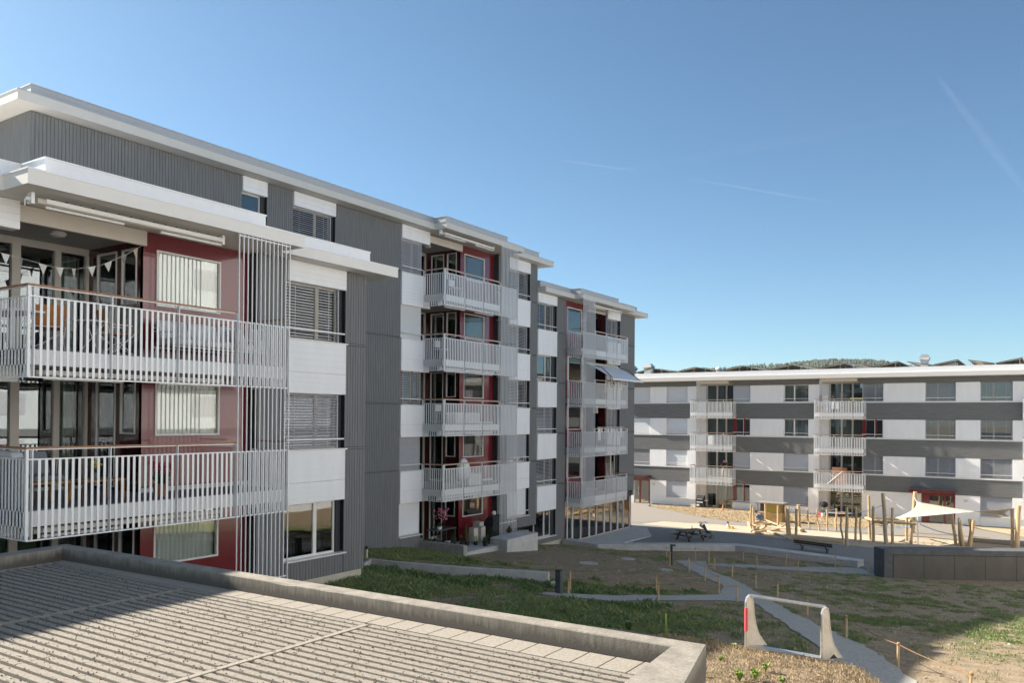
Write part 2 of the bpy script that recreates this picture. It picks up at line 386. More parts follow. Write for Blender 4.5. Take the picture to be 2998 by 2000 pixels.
struct(drape('road', [(-40, 50.5), (-30, 50.2), (-24.4, 53), (-23.5, 55.75), (-21.4, 56.15), (-19, 56.65), (-14.1, 57.65), (-10.4, 57.85), (-6.5, 58.95), (-1, 58), (22, 64.5), (22, 72), (-1.3, 63.2), (-4.5, 67.9), (-5.2, 69.2), (-8.9, 69.2), (-8.7, 64.5), (-11.4, 61.5), (-12.9, 60.5), (-19.2, 59.3), (-22.4, 61.1), (-29.6, 67.3), (-30, 69.2), (-40, 69.2)], 'asphalt', .03), 'beige asphalt lane in front of the far building')
struct(drape('dry_grass', [(-29.4, 67.4), (-22.4, 61.15), (-19.2, 59.35), (-12.9, 60.55), (-11.4, 61.55), (-8.75, 64.55), (-8.9, 69.3), (-30.2, 69.3)], 'straw', .045), 'dry straw coloured strip below the far building')
struct(drape('dry_grass', [(-5.1, 69.3), (-4.4, 68), (-1.2, 63.4), (22, 72.2), (22, 74)], 'straw', .045), 'dry straw coloured strip at the right foot of the far building')
struct(drape('path', [(-14.9, 36.9), (-14.0, 38.9), (-12.2, 34.0), (-10.0, 30.6), (-8.6, 28.0), (-7.1, 25.0), (-5.7, 22.3), (-4.44, 20.05), (-3.2, 18.1), (-1.95, 15.7), (-.9, 13.8), (-2.3, 13.6), (-3.0, 15.2), (-3.7, 16.7), (-4.55, 18.35), (-5.5, 20.3), (-6.5, 22.3), (-7.0, 23.3), (-7.75, 22.55), (-9.0, 20.6), (-9.6, 19.5), (-11.5, 18.5), (-11.4, 19.2), (-10.15, 20.75), (-9.0, 22.6), (-8.3, 24.2), (-9.2, 27.2), (-11.0, 30.2), (-12.6, 33.0)], 'path', .014), 'light grey gravel footpath crossing the lawn')
struct(drape('path', [(-13.5, 36.7), (-13.2, 38.4), (-10.6, 41.0), (-8.2, 42.6), (-6.6, 42.6), (-6.7, 41.0), (-7.6, 40.6), (-9.95, 38.7), (-12.6, 36.0)], 'path', .018), 'light grey side path running below the seat wall')

# ------------------------------------------------------------------ facade pieces (u along the wall, n outwards, z up)
def clad(mb, u0, u1, z0, z1, n=0, horiz=False, m='clad', pitch=.103, th=.022, back=True, joints=()):
    """boards with real gaps over a dark backing"""
    mb.piece()
    if back: mb.box(min(u0, u1)+.03, max(u0, u1)-.03, n-.25, n-th, z0, z1, 'joint')
    cuts = [z0]+sorted(j for j in joints if z0+.1 < j < z1-.1)+[z1]
    for a, b in zip(cuts[:-1], cuts[1:]):
        a2 = a+(.035 if a != z0 else 0); b2 = b-(.035 if b != z1 else 0)
        if horiz:
            k = max(1, round((b2-a2)/pitch)); h = (b2-a2)/k
            for i in range(k): mb.box(u0, u1, n-th, n, a2+i*h+.006, a2+(i+1)*h, m)
        else:
            k = max(1, round((u1-u0)/pitch)); h = (u1-u0)/k
            for i in range(k): mb.box(u0+i*h, u0+(i+1)*h-.012, n-th, n, a2, b2, m)
    for j in cuts[1:-1]: mb.box(u0, u1, n-.02, n+.018, j-.022, j+.022, 'metaldark')
def panel(mb, u0, u1, z0, z1, n=.045, m='white', horiz=True, pitch=.15):
    """white boarded panel with fine laps"""
    mb.piece()
    mb.box(u0, u1, -.25, n-.014, z0, z1, m)
    if horiz:
        k = max(1, round((z1-z0)/pitch)); h = (z1-z0)/k
        for i in range(k): mb.box(u0, u1, n-.014, n, z0+i*h+.010, z0+(i+1)*h, m)
    else:
        k = max(1, round(abs(u1-u0)/pitch)); h = (u1-u0)/k
        for i in range(k): mb.box(u0+i*h+.012*(1 if h > 0 else -1), u0+(i+1)*h, n-.014, n, z0, z1, m)
TILT = dict(closed=74, tilt=50, open=14, half=32)
def slats(mb, u0, u1, z0, z1, n, kind, m, pitch=.075, seed=0):
    th = R(TILT[kind]); w2 = .042; rnd = random.Random(seed); k = int((z1-z0)/pitch)
    for i in range(k):
        z = z1-.03-i*pitch; t = th+R(rnd.uniform(-2, 2)); dn = w2*math.cos(t); dz = w2*math.sin(t); a = .0022
        b = [(u0, n-dn, z+dz), (u1, n-dn, z+dz), (u1, n+dn, z-dz), (u0, n+dn, z-dz)]
        mb.hexa([(p[0], p[1], p[2]-a) for p in b], [(p[0], p[1], p[2]+a) for p in b], m)
    mb.box(u0, u1, n-.02, n+.02, z1-k*pitch-.035, z1-k*pitch-.005, m)
    for q in (.18, .82): mb.box(u0+(u1-u0)*q-.006, u0+(u1-u0)*q+.006, n-.004, n+.004, z0, z1, m)
def curtain(mb, u0, u1, z0, z1, n, m='curtain', amp=.035, wl=.12):
    s = 1 if u1 > u0 else -1; L = abs(u1-u0); k = max(4, int(L/wl*6)); pts = []
    for i in range(k+1):
        x = L*i/k; pts.append((u0+s*x, n+amp*math.sin(x/wl*2*math.pi+.6*math.sin(x*5))))
    for (a, b), (c, d) in zip(pts[:-1], pts[1:]): mb.poly([(a, b, z0), (c, d, z0), (c, d, z1), (a, b, z1)], m)
def window(par, fr, u0, u1, z0, z1, blind=None, bm='blind', split=.62, cur=None, guard=True, sill=True, n=-.17, fm='frame', reveal=True, ginn='glass', part_blind=1.0, cm='curtain', redin=False, seed=0, reclabel=None, posr=.16):
    """window frame mesh with pane, blind, sill, guard rail and curtain as its own sub-parts"""
    s = 1 if u1 > u0 else -1; f = MB().frame(*fr)
    ue = u1-s*posr                                    # the frame stops short of the dark reveal panel
    t = .055
    f.box(u0, ue, n-.06, n, z0, z0+t, fm); f.box(u0, ue, n-.06, n, z1-t, z1, fm)
    for c in (u0, ue-s*t): f.box(c, c+s*t, n-.06, n, z0+t, z1-t, fm)
    um = u0+(ue-u0)*split if split else None
    if um is not None: f.box(um-s*t, um+s*t, n-.062, n+.004, z0+t, z1-t, fm)
    if redin:                                         # red inner lining seen beside the sash
        f.box(u0, u0+s*.28, n-.03, n+.03, z0, z1, 'red'); f.box(um-s*.01, um+s*.1, n-.01, n+.02, z0, z1, 'red')
    w = f.build('window', par)
    if reclabel: w['label'] = reclabel
    g = MB().frame(*fr)
    g.box(u0+s*t, (um-s*t if um is not None else ue-s*t), n-.035, n-.03, z0+t, z1-t, ginn)
    if um is not None: g.box(um+s*t, ue-s*t, n-.035, n-.03, z0+t, z1-t, ginn)
    g.build('pane', w)
    if reveal:
        r = MB().frame(*fr); r.box(ue, u1, n-.06, n+.05, z0, z1, 'reveal'); r.build('reveal', w)
    if blind:
        b = MB().frame(*fr); zb = z1-(z1-z0)*part_blind
        slats(b, u0+s*.02, ue-s*.02, zb+.02, z1-.01, n+.075, blind, bm, seed=seed)
        for c in (u0, ue-s*.02): b.box(c, c+s*.02, n+.05, n+.10, z0, z1, bm)
        b.build('blind', w)
    if guard:
        b = MB().frame(*fr); b.box(u0, u1-s*.03, .0, .035, z0+.24, z0+.28, 'framew'); b.build('guard_rail', w)
    if sill:
        b = MB().frame(*fr); b.box(u0-s*.02, u1+s*.05, n, .085, z0-.03, z0+.004, 'framew'); b.build('sill', w)
    if cur:
        b = MB().frame(*fr)
        for a, c in cur: curtain(b, u0+(ue-u0)*a, u0+(ue-u0)*c, z0+.02, z1-.02, n-.22, cm)
        b.build('curtain', w)
    return w
def fixed_window(par, fr, u0, u1, z0, z1, n, fm='framew', t=.035, d=.05, glass='glass', cur=None, cm='curtain', name='window', door=False):
    s = 1 if u1 > u0 else -1; f = MB().frame(*fr)
    f.box(u0, u1, n-.02, n+d, z0, z0+t, fm); f.box(u0, u1, n-.02, n+d, z1-t, z1, fm)
    for c in (u0, u1-s*t): f.box(c, c+s*t, n-.02, n+d, z0+t, z1-t, fm)
    w = f.build(name, par)
    g = MB().frame(*fr); g.box(u0+s*t, u1-s*t, n, n+.005, z0+t, z1-t, glass); g.build('pane', w)
    if cur:
        b = MB().frame(*fr)
        for a, c in cur: curtain(b, u0+(u1-u0)*a, u0+(u1-u0)*c, z0, z1, n-.13, cm, .03, .17)
        b.build('curtain', w)
    if door:
        b = MB().frame(*fr); b.tube([(u1-s*.1, n+.06, z0+1.05), (u1-s*.1, n+.11, z0+1.05), (u1-s*.22, n+.11, z0+1.05)], .012, 'metal', 6); b.build('handle', w)
    return w
def railing(par, fr, s, uc, nb, F, L, screen=1.42, left_depth=True, ztop=None, soft=True):
    """balcony: slab with apron as the part, balusters, posts, rails as sub-parts.  uc: corner u, s: direction, L: length"""
    U = lambda u: uc+s*u
    b = MB().frame(*fr)
    b.box(U(.04), U(L-.04), -.02, nb-.16, F-.30, F-.05, 'soffit'); b.box(U(.04), U(L-.04), -.02, nb-.14, F-.05, F-.012, 'floor')
    for a, c, d, e in ((.02, L-.02, nb-.14, nb-.11),): b.box(U(a), U(c), d, e, F-.31, F-.035, 'metal')
    b.box(U(.0), U(.03), .05, nb-.115, F-.31, F-.035, 'metal'); b.box(U(L-.03), U(L), .05, nb-.115, F-.31, F-.035, 'metal')
    bal = b.build('balcony', par)
    r = MB().frame(*fr); p = .1183; k = int(L/p)
    zb, zt = F-.53, F+.87
    posts = [.10+1.42*i for i in range(int((L-.1)/1.42)+1)]
    for i in range(k+1):
        u = .1+p*i
        if u > L-.05: break
        if min(abs(u-q) for q in posts) < .03: continue
        r.box(U(u-.024), U(u+.024), nb-.010, nb, zb+.02, zt, 'metal')
    nn = int((nb-.1)/p)
    for i in range(nn):
        n = nb-.14-p*i
        if n < .06: break
        for uu in (0.0, L-.008): r.box(U(uu), U(uu+.008), n-.022, n+.022, zb+.02, zt, 'metal')
    r.build('balusters', bal)
    r = MB().frame(*fr)
    for q in posts: r.box(U(q-.009), U(q+.009), nb-.075, nb+.006, zb, F+1.06 if q < L-screen+.05 else zt, 'metal')
    r.box(U(-.012), U(.035), nb-.05, nb, zb, F+1.06, 'metal')
    r.box(U(-.012), U(.02), .03, .07, zb, F+1.06, 'metal')
    for z in (zb-.012, zt): r.box(U(0), U(L+.03), nb-.02, nb+.012, z, z+.024, 'metal')
    for z in (zb-.012, zt): r.box(U(-.006), U(.012), .03, nb-.02, z, z+.024, 'metal'); r.box(U(L-.012), U(L+.006), .03, nb-.02, z, z+.024, 'metal')
    r.box(U(0), U(L-screen), nb-.055, nb-.015, F+1.045, F+1.062, 'metal'); r.box(U(-.0), U(.03), .03, nb-.055, F+1.045, F+1.062, 'metal')
    r.build('railing_frame', bal)
    r = MB().frame(*fr)
    r.box(U(-.02), U(L-screen), nb-.062, nb-.002, F+1.064, F+1.098, 'wood'); r.box(U(-.02), U(.04), .02, nb-.062, F+1.064, F+1.098, 'wood')
    r.box(U(L-.03), U(L+.02), .3, nb-.03, F+1.064, F+1.098, 'wood')
    r.build('handrail', bal)
    return bal
def awning_case(par, fr, s, uc, nb, z, L=3.95):
    U = lambda u: uc+s*u
    b = MB().frame(*fr); n = nb-.42
    b.tube([(U(.32), n, z), (U(L+.3), n, z)], .055, 'frame', 12)
    b.tube([(U(.46), n+.04, z-.10), (U(1.95), n+.05, z-.10)], .028, 'framew', 8); b.tube([(U(L-1.2), n+.04, z-.10), (U(L+.25), n+.05, z-.10)], .028, 'framew', 8)
    b.box(U(.46), U(L+.28), n+.055, n+.075, z-.03, z+.05, 'framew')
    for u in (.2, L+.28): b.box(U(u), U(u+.06), n-.09, n+.06, z-.08, z+.12, 'metal')
    b.tube([(U(.13), n, z), (U(.2), n, z)], .035, 'metal', 8); b.tube([(U(.11), n+.02, z-.02), (U(.11), n+.02, z-.14)], .01, 'metal', 6)
    a = b.build('awning', par, smooth=False)
    b = MB().frame(*fr)
    for i in range(15): u = .55+i*(L-.4)/14; b.tube([(U(u), n-.02, z+.05), (U(u+.07), n-.0, z+.09)], .012, 'black', 5)
    b.build('fittings', a)
    return a
def screen_bars(par, fr, s, uc, nb, L, zbot, ztop, w=1.42):
    U = lambda u: uc+s*u; b = MB().frame(*fr)
    for i in range(13):
        u = L-w+i*.1185
        b.box(U(u-.007), U(u+.011), nb+.014, nb+.04, zbot, ztop, 'metal')
    for z in (zbot+.55, ztop-.05): b.box(U(L-w-.01), U(L+.02), nb+.006, nb+.014, z, z+.03, 'metal')
    return b.build('privacy_screen', par)

def loggia(par, fr, s, uc, F, G, first, last, cur, S, bay_cur, deep=-2.4, door_open=False, ground=False):
    """recessed glazed room front, dark red side wall, glossy red bay with its window"""
    U = lambda u: uc+s*u; H = 2.55 if not last else 2.6
    top = F+2.8 if last else F+2.55
    b = MB().frame(*fr)                              # back frames
    ft = 'frame'
    b.box(U(-1.3), U(3.14), deep-.08, deep, F+2.47, F+H+.06, ft); b.box(U(-1.3), U(3.14), deep-.08, deep, F-.02, F+.06, ft)
    for a, c in ((-1.3, -1.1), (.3, .42), (1.46, 1.64), (2.37, 2.50), (3.07, 3.14)): b.box(U(a), U(c), deep-.08, deep+.02, F+.06, F+2.47, ft)
    g = b.build('glass_wall', par)
    b = MB().frame(*fr)
    for a, c in ((-1.1, .3), (.42, 1.46), (1.64, 2.37), (2.50, 3.07)): b.box(U(a), U(c), deep-.05, deep-.045, F+.06, F+2.47, 'glass')
    b.build('pane', g)
    if cur:
        b = MB().frame(*fr)
        for a, c in cur: curtain(b, U(a), U(c), F+.05, F+2.45, deep-.3, 'curtaingreen', .05, .16)
        b.build('curtain', g)
    # ceiling, floor of the loggia
    b = MB().frame(*fr)
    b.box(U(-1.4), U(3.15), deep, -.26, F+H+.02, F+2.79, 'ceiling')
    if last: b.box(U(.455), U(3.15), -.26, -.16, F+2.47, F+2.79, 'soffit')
    b.box(U(-1.4), U(6.0), deep, -.02, F-.28, F-.012, 'floor' if not ground else 'concretelight')
    ce = b.build('ceiling', par)
    b = MB().frame(*fr); c = tuple(b.P(U(1.8), -1.2, F+H+.0)); b.fr = None
    b.lathe(c, [(.15, .02), (.16, -.02), (.12, -.06), (.02, -.07)], 'framew', 20); b.build('ceiling_lamp', ce)
    # dark red side wall with glazed door and window
    b = MB().frame(*fr)
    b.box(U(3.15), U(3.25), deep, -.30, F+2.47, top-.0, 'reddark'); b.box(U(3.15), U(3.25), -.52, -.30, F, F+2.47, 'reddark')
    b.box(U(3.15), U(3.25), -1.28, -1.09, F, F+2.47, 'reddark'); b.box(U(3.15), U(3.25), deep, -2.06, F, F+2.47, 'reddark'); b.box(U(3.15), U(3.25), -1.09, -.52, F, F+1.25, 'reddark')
    sw = b.build('side_wall', par)
    for n0, n1, z0, nm in ((-2.06, -1.28, F+.06, 'door'), (-1.09, -.52, F+1.25, 'window')):
        b = MB().frame(*fr)
        b.box(U(3.13), U(3.20), n0, n1, z0, z0+.035, 'framew'); b.box(U(3.13), U(3.20), n0, n1, F+2.435, F+2.47, 'framew')
        for n in (n0, n1-.035): b.box(U(3.13), U(3.20), n, n+.035, z0+.035, F+2.435, 'framew')
        d = b.build(nm, sw) if False else b.build('side_'+nm, par)
        b = MB().frame(*fr); b.box(U(3.17), U(3.175), n0+.035, n1-.035, z0+.035, F+2.435, 'glass'); b.build('pane', d)
        if nm == 'window' or bay_cur:
            b = MB().frame(*fr); q = MB()
            k = 14
            for i in range(k):
                a = n0+.25*(n1-n0)+i*(n1-n0)*.5/k; c = a+(n1-n0)*.5/k
                b.poly([(U(3.3+.03*math.sin(i*2.1)), a, z0), (U(3.3+.03*math.sin((i+1)*2.1)), c, z0), (U(3.3+.03*math.sin((i+1)*2.1)), c, F+2.4), (U(3.3+.03*math.sin(i*2.1)), a, F+2.4)], 'curtaingreen')
            b.build('curtain', d)
    # red bay front
    nr = -.29
    b = MB().frame(*fr)
    w0, w1, z0, z1 = 3.46, 5.12, F+1.22, F+2.45
    b.box(U(3.15), U(6.0), nr-.10, nr, z1, top, 'red'); b.box(U(3.15), U(6.0), nr-.10, nr, F+.09, z0, 'red')
    b.box(U(3.15), U(w0), nr-.10, nr, z0, z1, 'red'); b.box(U(w1), U(6.0), nr-.10, nr, z0, z1, 'red')
    bay = b.build('red_bay', par)
    b = MB().frame(*fr); b.box(U(3.15), U(6.0), nr-.10, nr+.012, F-.01, F+.088, 'framew'); b.build('baseboard', bay)
    w = fixed_window(par, fr, U(w0), U(w1), z0, z1, nr-.03, 'framew', .035, .055, 'glassbright', [(0, 1)] if bay_cur else [(0, .3), (.7, 1)])
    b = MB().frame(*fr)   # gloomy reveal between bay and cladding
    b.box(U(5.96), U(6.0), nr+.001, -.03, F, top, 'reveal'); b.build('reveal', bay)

def module(par, fr, s, uc, floors, ground, nb, S, win_l, win_r, L=5.79, curs=None, bays=None, scr_bottom=None, gnd_l=None, gnd_r=None, plinth=None, left_grey=None, right_grey=None, extra=None):
    """one stack of flats: window column, balconies with loggia, window column.  floors from top down"""
    U = lambda u: uc+s*u; n_f = len(floors); allF = floors+[ground]; sills = [f+.81 for f in floors]
    wl = MB().frame(*fr)
    # white parapet panels of both window columns
    for i, F in enumerate(allF):
        for (a, c, side) in ((-1.43, .0, 'l'), (6.9, 8.94, 'r')):
            zt = S-.01 if i == 0 else allF[i-1]+.78
            z0 = F+2.27
            ext = .45 if side == 'l' else 0
            if i == 0: panel(wl, U(a), U(c+ext), z0, zt)
            else:
                panel(wl, U(a), U(c+(.13 if side == 'l' else 0)), allF[i-1]-.04, zt); panel(wl, U(a), U(c+ext), z0, allF[i-1]-.045)
    wl.build('white_panel', par)
    for i, F in enumerate(allF):
        for (a, c, st, side) in ((-1.43, .0, win_l[i], 'l'), (6.9, 8.94, win_r[i], 'r')):
            kw = dict(st); gl = i == len(allF)-1
            z0 = F+.81 if not gl else F+.83
            kw.setdefault('guard', not gl)
            window(par, fr, U(a), U(c), z0, F+2.27, seed=i*7+(side == 'r'), posr=.02 if side == 'l' else .17, **kw)
    # grey parts of the ground storey under the windows
    g = MB().frame(*fr); zb = plinth
    for a, c in ((-1.43, .0), (6.9, 8.94)): clad(g, U(min(a, c)) if s > 0 else U(a), U(c), zb, ground+.79)
    clad(g, U(6.0), U(6.88), zb, S-.01)
    if right_grey: clad(g, U(8.96), U(right_grey), zb, S-.01, joints=sills)
    if left_grey: clad(g, U(left_grey), U(-1.45), zb, S-.01, joints=sills)
    g.build('cladding', par)
    for i, F in enumerate(allF):
        loggia(par, fr, s, uc, F, ground, i == 0, i == 0, (curs or {}).get(i), S, (bays or {}).get(i, True), ground=(i == len(allF)-1))
    for i, F in enumerate(floors):
        railing(par, fr, s, uc, nb, F, L)
        awning_case(par, fr, s, uc, nb, (F-.30 if True else 0)-.13)
    awning_case(par, fr, s, uc, nb, S-.15)
    screen_bars(par, fr, s, uc, nb, L, scr_bottom, S-.005)

def roof_part(par, fr, rects, ups, S, name='roof', cp='copinggrey', fp='fascia'):
    """fascia slabs (touching boxes) and the white upstand behind the edge"""
    b = MB().frame(*fr)
    for u0, u1, n0, n1 in rects:
        b.box(u0, u1, n0, n1, S, S+.255, fp)
        b.box(u0-.015, u1+.015, n0, n1+.015, S+.255, S+.285, cp)
    r = b.build(name, par)
    b = MB().frame(*fr)
    for u0, u1, n0, n1 in ups:
        b.box(u0, u1, n0, n1, S+.286, S+.60, cp); b.box(u0-.02, u1+.02, n0, n1+.02, S+.60, S+.63, cp)
    b.build('upstand', r)
    return r

# ------------------------------------------------------------------ apartment building on the left
A = thing('apartment_building', 'long staggered grey apartment building at left with dark red bays and balconies', 'apartment building', (-20, 20, -6))
FM = (-23.1, 0, 0, 1)       # main wall frame: u = world y
FN = (-16.07, 0, 0, 1)      # near wing frame
b = MB()                    # core, floor slabs and hidden walls
b.box(-35, -26.6, 11.6, 50.0, -8.2, 6.8, 'room'); b.piece().box(-35, -26.6, 11.6, 37.5, 6.81, 8.27, 'room')
for z in (5.14, 2.29, -.56, -3.41, -6.26): b.piece(); b.box(-26.6, -23.36, 26.3, 37.4, z-.0, z+.27, 'roomwall'); b.piece()
for z in (3.76, .91, -1.94, -4.79): b.box(-26.6, -23.36, 37.75, 46.1, z, z+.27, 'roomwall'); b.piece()
b.box(-28.0, -19.7, -2.9, 16.9, -5.0, 3.98, 'room'); b.piece()
for z in (.89, -1.96, -4.81): b.box(-19.7, -16.33, -3, 16.7, z, z+.27, 'roomwall'); b.piece()
b.build('core', A)
b = MB()
b.frame(0, 11.32, 1, 0); clad(b, -35, -23.1, 4.7, 8.27, n=0)            # gable of the main block above the near roof
b.frame(0, 0, 0, 1)
b.frame(-23.1, 0, 0, 1)
clad(b, 11.345, 18.29, 4.3, 8.27); clad(b, 19.37, 20.56, 4.3, 8.27); clad(b, 22.69, 26.56, 4.0, 8.27, joints=[6.25])
clad(b, 18.31, 19.35, 4.3, 6.2); clad(b, 20.58, 22.67, 4.3, 6.2); 
clad(b, 17.0, 26.56, -5.72, 4.0, joints=[3.43, .58, -2.26])
b.build('cladding', A)
b = MB().frame(*FM); panel(b, 18.31, 19.35, 7.76, 8.27); panel(b, 20.58, 22.67, 7.76, 8.27); b.build('white_panel', A)
window(A, FM, 18.31, 19.35, 6.22, 7.76, None, split=None, posr=.16, guard=False, ginn='glassbright')
window(A, FM, 20.58, 22.67, 6.22, 7.76, 'half', guard=False, seed=3)
CL = lambda **k: k
# middle stack
FLM = [5.44, 2.59, -.26, -3.11]
module(A, FM, 1, 28.0, FLM, -5.96, 1.24, 8.29,
       [CL(blind='tilt'), CL(blind='closed', bm='blindlight'), CL(blind='open', redin=True), CL(blind='tilt'), CL(blind='closed', bm='blindlight')],
       [CL(blind='half'), CL(blind='half'), CL(blind='open'), CL(blind='tilt', part_blind=.8), CL(blind='closed', bm='blindlight', guard=True)],
       curs={0: [(2.6, 3.0)], 1: [(2.55, 3.0)], 2: [(.5, 1.2), (2.5, 3.0)], 3: [(2.6, 3.0)]}, bays={0: True, 1: True, 2: True, 3: False, 4: False},
       scr_bottom=-5.6, plinth=-5.72, right_grey=9.73)
b = MB().frame(*FM)
b.hexa([(17.1, -.05, -4.9), (17.1, -.3, -4.9), (28.0, -.3, -6.1), (28.0, -.05, -6.1)], [(17.1, -.05, -4.3), (17.1, -.3, -4.3), (28.0, -.3, -5.721), (28.0, -.05, -5.721)], 'plinth')
b.build('plinth', A)
# near wing
FLN = [1.19, -1.66]
module(A, FN, 1, 7.24, FLN, -4.51, 1.31, 4.0,
       [CL(blind='tilt'), CL(cur=[(0, .4)]), CL(blind='tilt')],
       [CL(blind='open'), CL(blind='half'), CL(cur=[(0, .12), (.68, .86)], ginn='glassbright', fm='framew')],
       curs={0: [(2.45, 3.0), (-1, -.2)], 1: [(2.55, 3.0)], 2: [(2.5, 3.0)]}, bays={0: True, 1: True, 2: True},
       scr_bottom=-4.25, plinth=-4.24, right_grey=9.76, left_grey=-3.6)
b = MB().frame(*FN)
clad(b, -3.0, 1.0, -4.24, 3.99, joints=[2.0, -.85]); 
for zz in (2.0, -.85, -3.68):
    panel(b, 1.02, 3.6, zz-1.38 if zz > -3 else -4.24, zz-.01); panel(b, 1.02, 3.6, zz+1.46, zz+1.47 if zz < 1.9 else 3.99)
b.frame(0, 17.0, -1, 0); clad(b, 16.095, 23.0, -4.24, 3.99); b.frame(0, -3.0, 1, 0); clad(b, -28, -16.1, -4.24, 3.99)
b.build('cladding', A)
for zz in (2.0, -.85, -3.68): window(A, FN, 1.02, 3.6, zz, zz+1.46, 'tilt', seed=9)
b = MB().frame(*FN); b.box(-3, 16.93, -.3, -.04, -5.2, -4.241, 'plinth'); b.piece().frame(0, 16.96, -1, 0); b.box(16.38, 23.0, -.3, -.04, -5.2, -4.241, 'plinth'); b.build('plinth', A)
# far lower stack (plan mirrored)
FLL = [4.06, 1.21, -1.64, -4.49]
U0 = 46.9; NB3 = 1.06; S3 = 6.86
b = MB().frame(*FM)
for i, F in enumerate(FLL+[-7.34]):
    zt = S3-.01 if i == 0 else FLL[i-1]+.78
    panel(b, 37.76, 39.8, F+2.27, zt)
    if i < 4: pass
panel(b, 46.15, 47.95, FLL[0]+2.27, S3-.01)
for i in range(1, 4): panel(b, 46.15, 47.95, FLL[i]+2.27, FLL[i-1]+.78)
b.build('white_panel', A)
for i, F in enumerate(FLL+[-7.34]):
    st = [CL(blind='open'), CL(cur=[(0, .5), (.7, .8)]), CL(blind='half', part_blind=1), CL(blind='open'), CL()][i]
    window(A, FM, 37.76, 39.8, F+.81, F+2.27, seed=i+20, posr=.3, guard=i < 4, **st)
    if i < 4: window(A, FM, 46.15, 47.95, F+.81, F+2.27, seed=i+30, posr=.3, **[CL(blind='half'), CL(), CL(blind='half'), CL(guard=False)][i])
b = MB().frame(*FM)
clad(b, 37.76, 39.8, -6.85, -6.56); clad(b, 39.82, 40.85, -6.85, S3-.01, joints=[F+.81 for F in FLL])
clad(b, 47.97, 50.22, -5.06, S3-.01, joints=[F+.81 for F in FLL]); clad(b, 46.15, 47.95, -5.06, -3.7)
b.frame(0, 50.22, -1, 0); clad(b, 23.125, 35, -5.06, S3-.01)
b.frame(0, 37.73, -1, 0); clad(b, 23.125, 35, S3+.7, 8.27)
b.build('cladding', A)
b = MB().frame(*FM)
b.hexa([(36.9, -.05, -7.3), (36.9, -.3, -7.3), (40.7, -.3, -7.5), (40.7, -.05, -7.5)], [(36.9, -.05, -6.85), (36.9, -.3, -6.85), (40.7, -.3, -6.86), (40.7, -.05, -6.86)], 'plinth'); b.build('plinth', A)
for i, F in enumerate(FLL):
    top = F+2.79 if i == 0 else F+2.54
    b = MB().frame(*FM); nr = -.2
    b.box(40.87, 43.7, nr-.1, nr, F+2.45, top, 'red'); b.box(40.87, 43.7, nr-.1, nr, F, F+1.0, 'red')
    b.box(40.87, 41.36, nr-.1, nr, F+1.0, F+2.45, 'red'); b.box(43.12, 43.7, nr-.1, nr, F+1.0, F+2.45, 'red'); b.build('red_bay', A)
    fixed_window(A, FM, 41.36, 43.12, F+1.0, F+2.45, nr-.03, 'framew', .045, .055, 'glassbright', [(0, .3)] if i > 1 else None)
    b = MB().frame(*FM)
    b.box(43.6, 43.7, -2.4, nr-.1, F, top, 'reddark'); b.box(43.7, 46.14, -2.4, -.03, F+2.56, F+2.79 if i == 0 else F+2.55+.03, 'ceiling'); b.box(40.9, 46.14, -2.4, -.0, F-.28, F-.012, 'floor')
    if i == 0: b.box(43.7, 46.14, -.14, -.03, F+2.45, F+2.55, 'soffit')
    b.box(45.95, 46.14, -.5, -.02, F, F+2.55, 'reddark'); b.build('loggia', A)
    b = MB().frame(*FM)
    for a, c in ((43.72, 43.8), (44.75, 44.85), (45.3, 45.36)): b.box(a, c, -1.6, -1.5, F, F+2.5, 'red')
    for a, c in ((43.8, 44.75), (44.85, 45.3)): b.box(a, c, -1.56, -1.555, F, F+2.5, 'glass')
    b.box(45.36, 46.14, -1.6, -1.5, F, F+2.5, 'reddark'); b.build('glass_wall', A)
    railing(A, FM, -1, U0, NB3, F, U0-40.95)
screen_bars(A, FM, -1, U0, NB3, U0-40.95, -5.05, S3-.005, 1.45)
b = MB().frame(*FM); b.tube([(41.0, NB3-.05, -5.0), (41.0, NB3-.05, 3.9)], .035, 'framew', 8); b.piece(); b.tube([(40.95, .12, -7.1), (40.95, .12, 3.6)], .04, 'framew', 8); b.build('drain_pipe', A)
awning_case(A, FM, -1, U0, NB3, S3-.15, 3.6)
# extended striped awning of the second flat
b = MB().frame(*FM); za = 3.30
k = 10
for i in range(k):
    u0 = 42.6+i*.41; u1 = u0+.41
    b.poly([(u0, .45, za), (u1-.02, .45, za), (u1-.02, 2.15, za-.95), (u0, 2.15, za-.95)], 'metal'); b.poly([(u1-.02, .45, za), (u1, .45, za), (u1, 2.15, za-.95), (u1-.02, 2.15, za-.95)], 'metaldark')
b.box(42.55, 46.75, 2.13, 2.19, za-1.04, za-.93, 'framew'); a = b.build('awning', A)
b = MB().frame(*FM)
for u in (42.8, 46.5): b.tube([(u, .45, za-.12), (u, 1.3, za-.25), (u, 2.13, za-.98)], .025, 'metaldark', 6)
b.tube([(42.5, .42, za), (46.75, .42, za)], .06, 'frame', 10); b.build('arm', a)
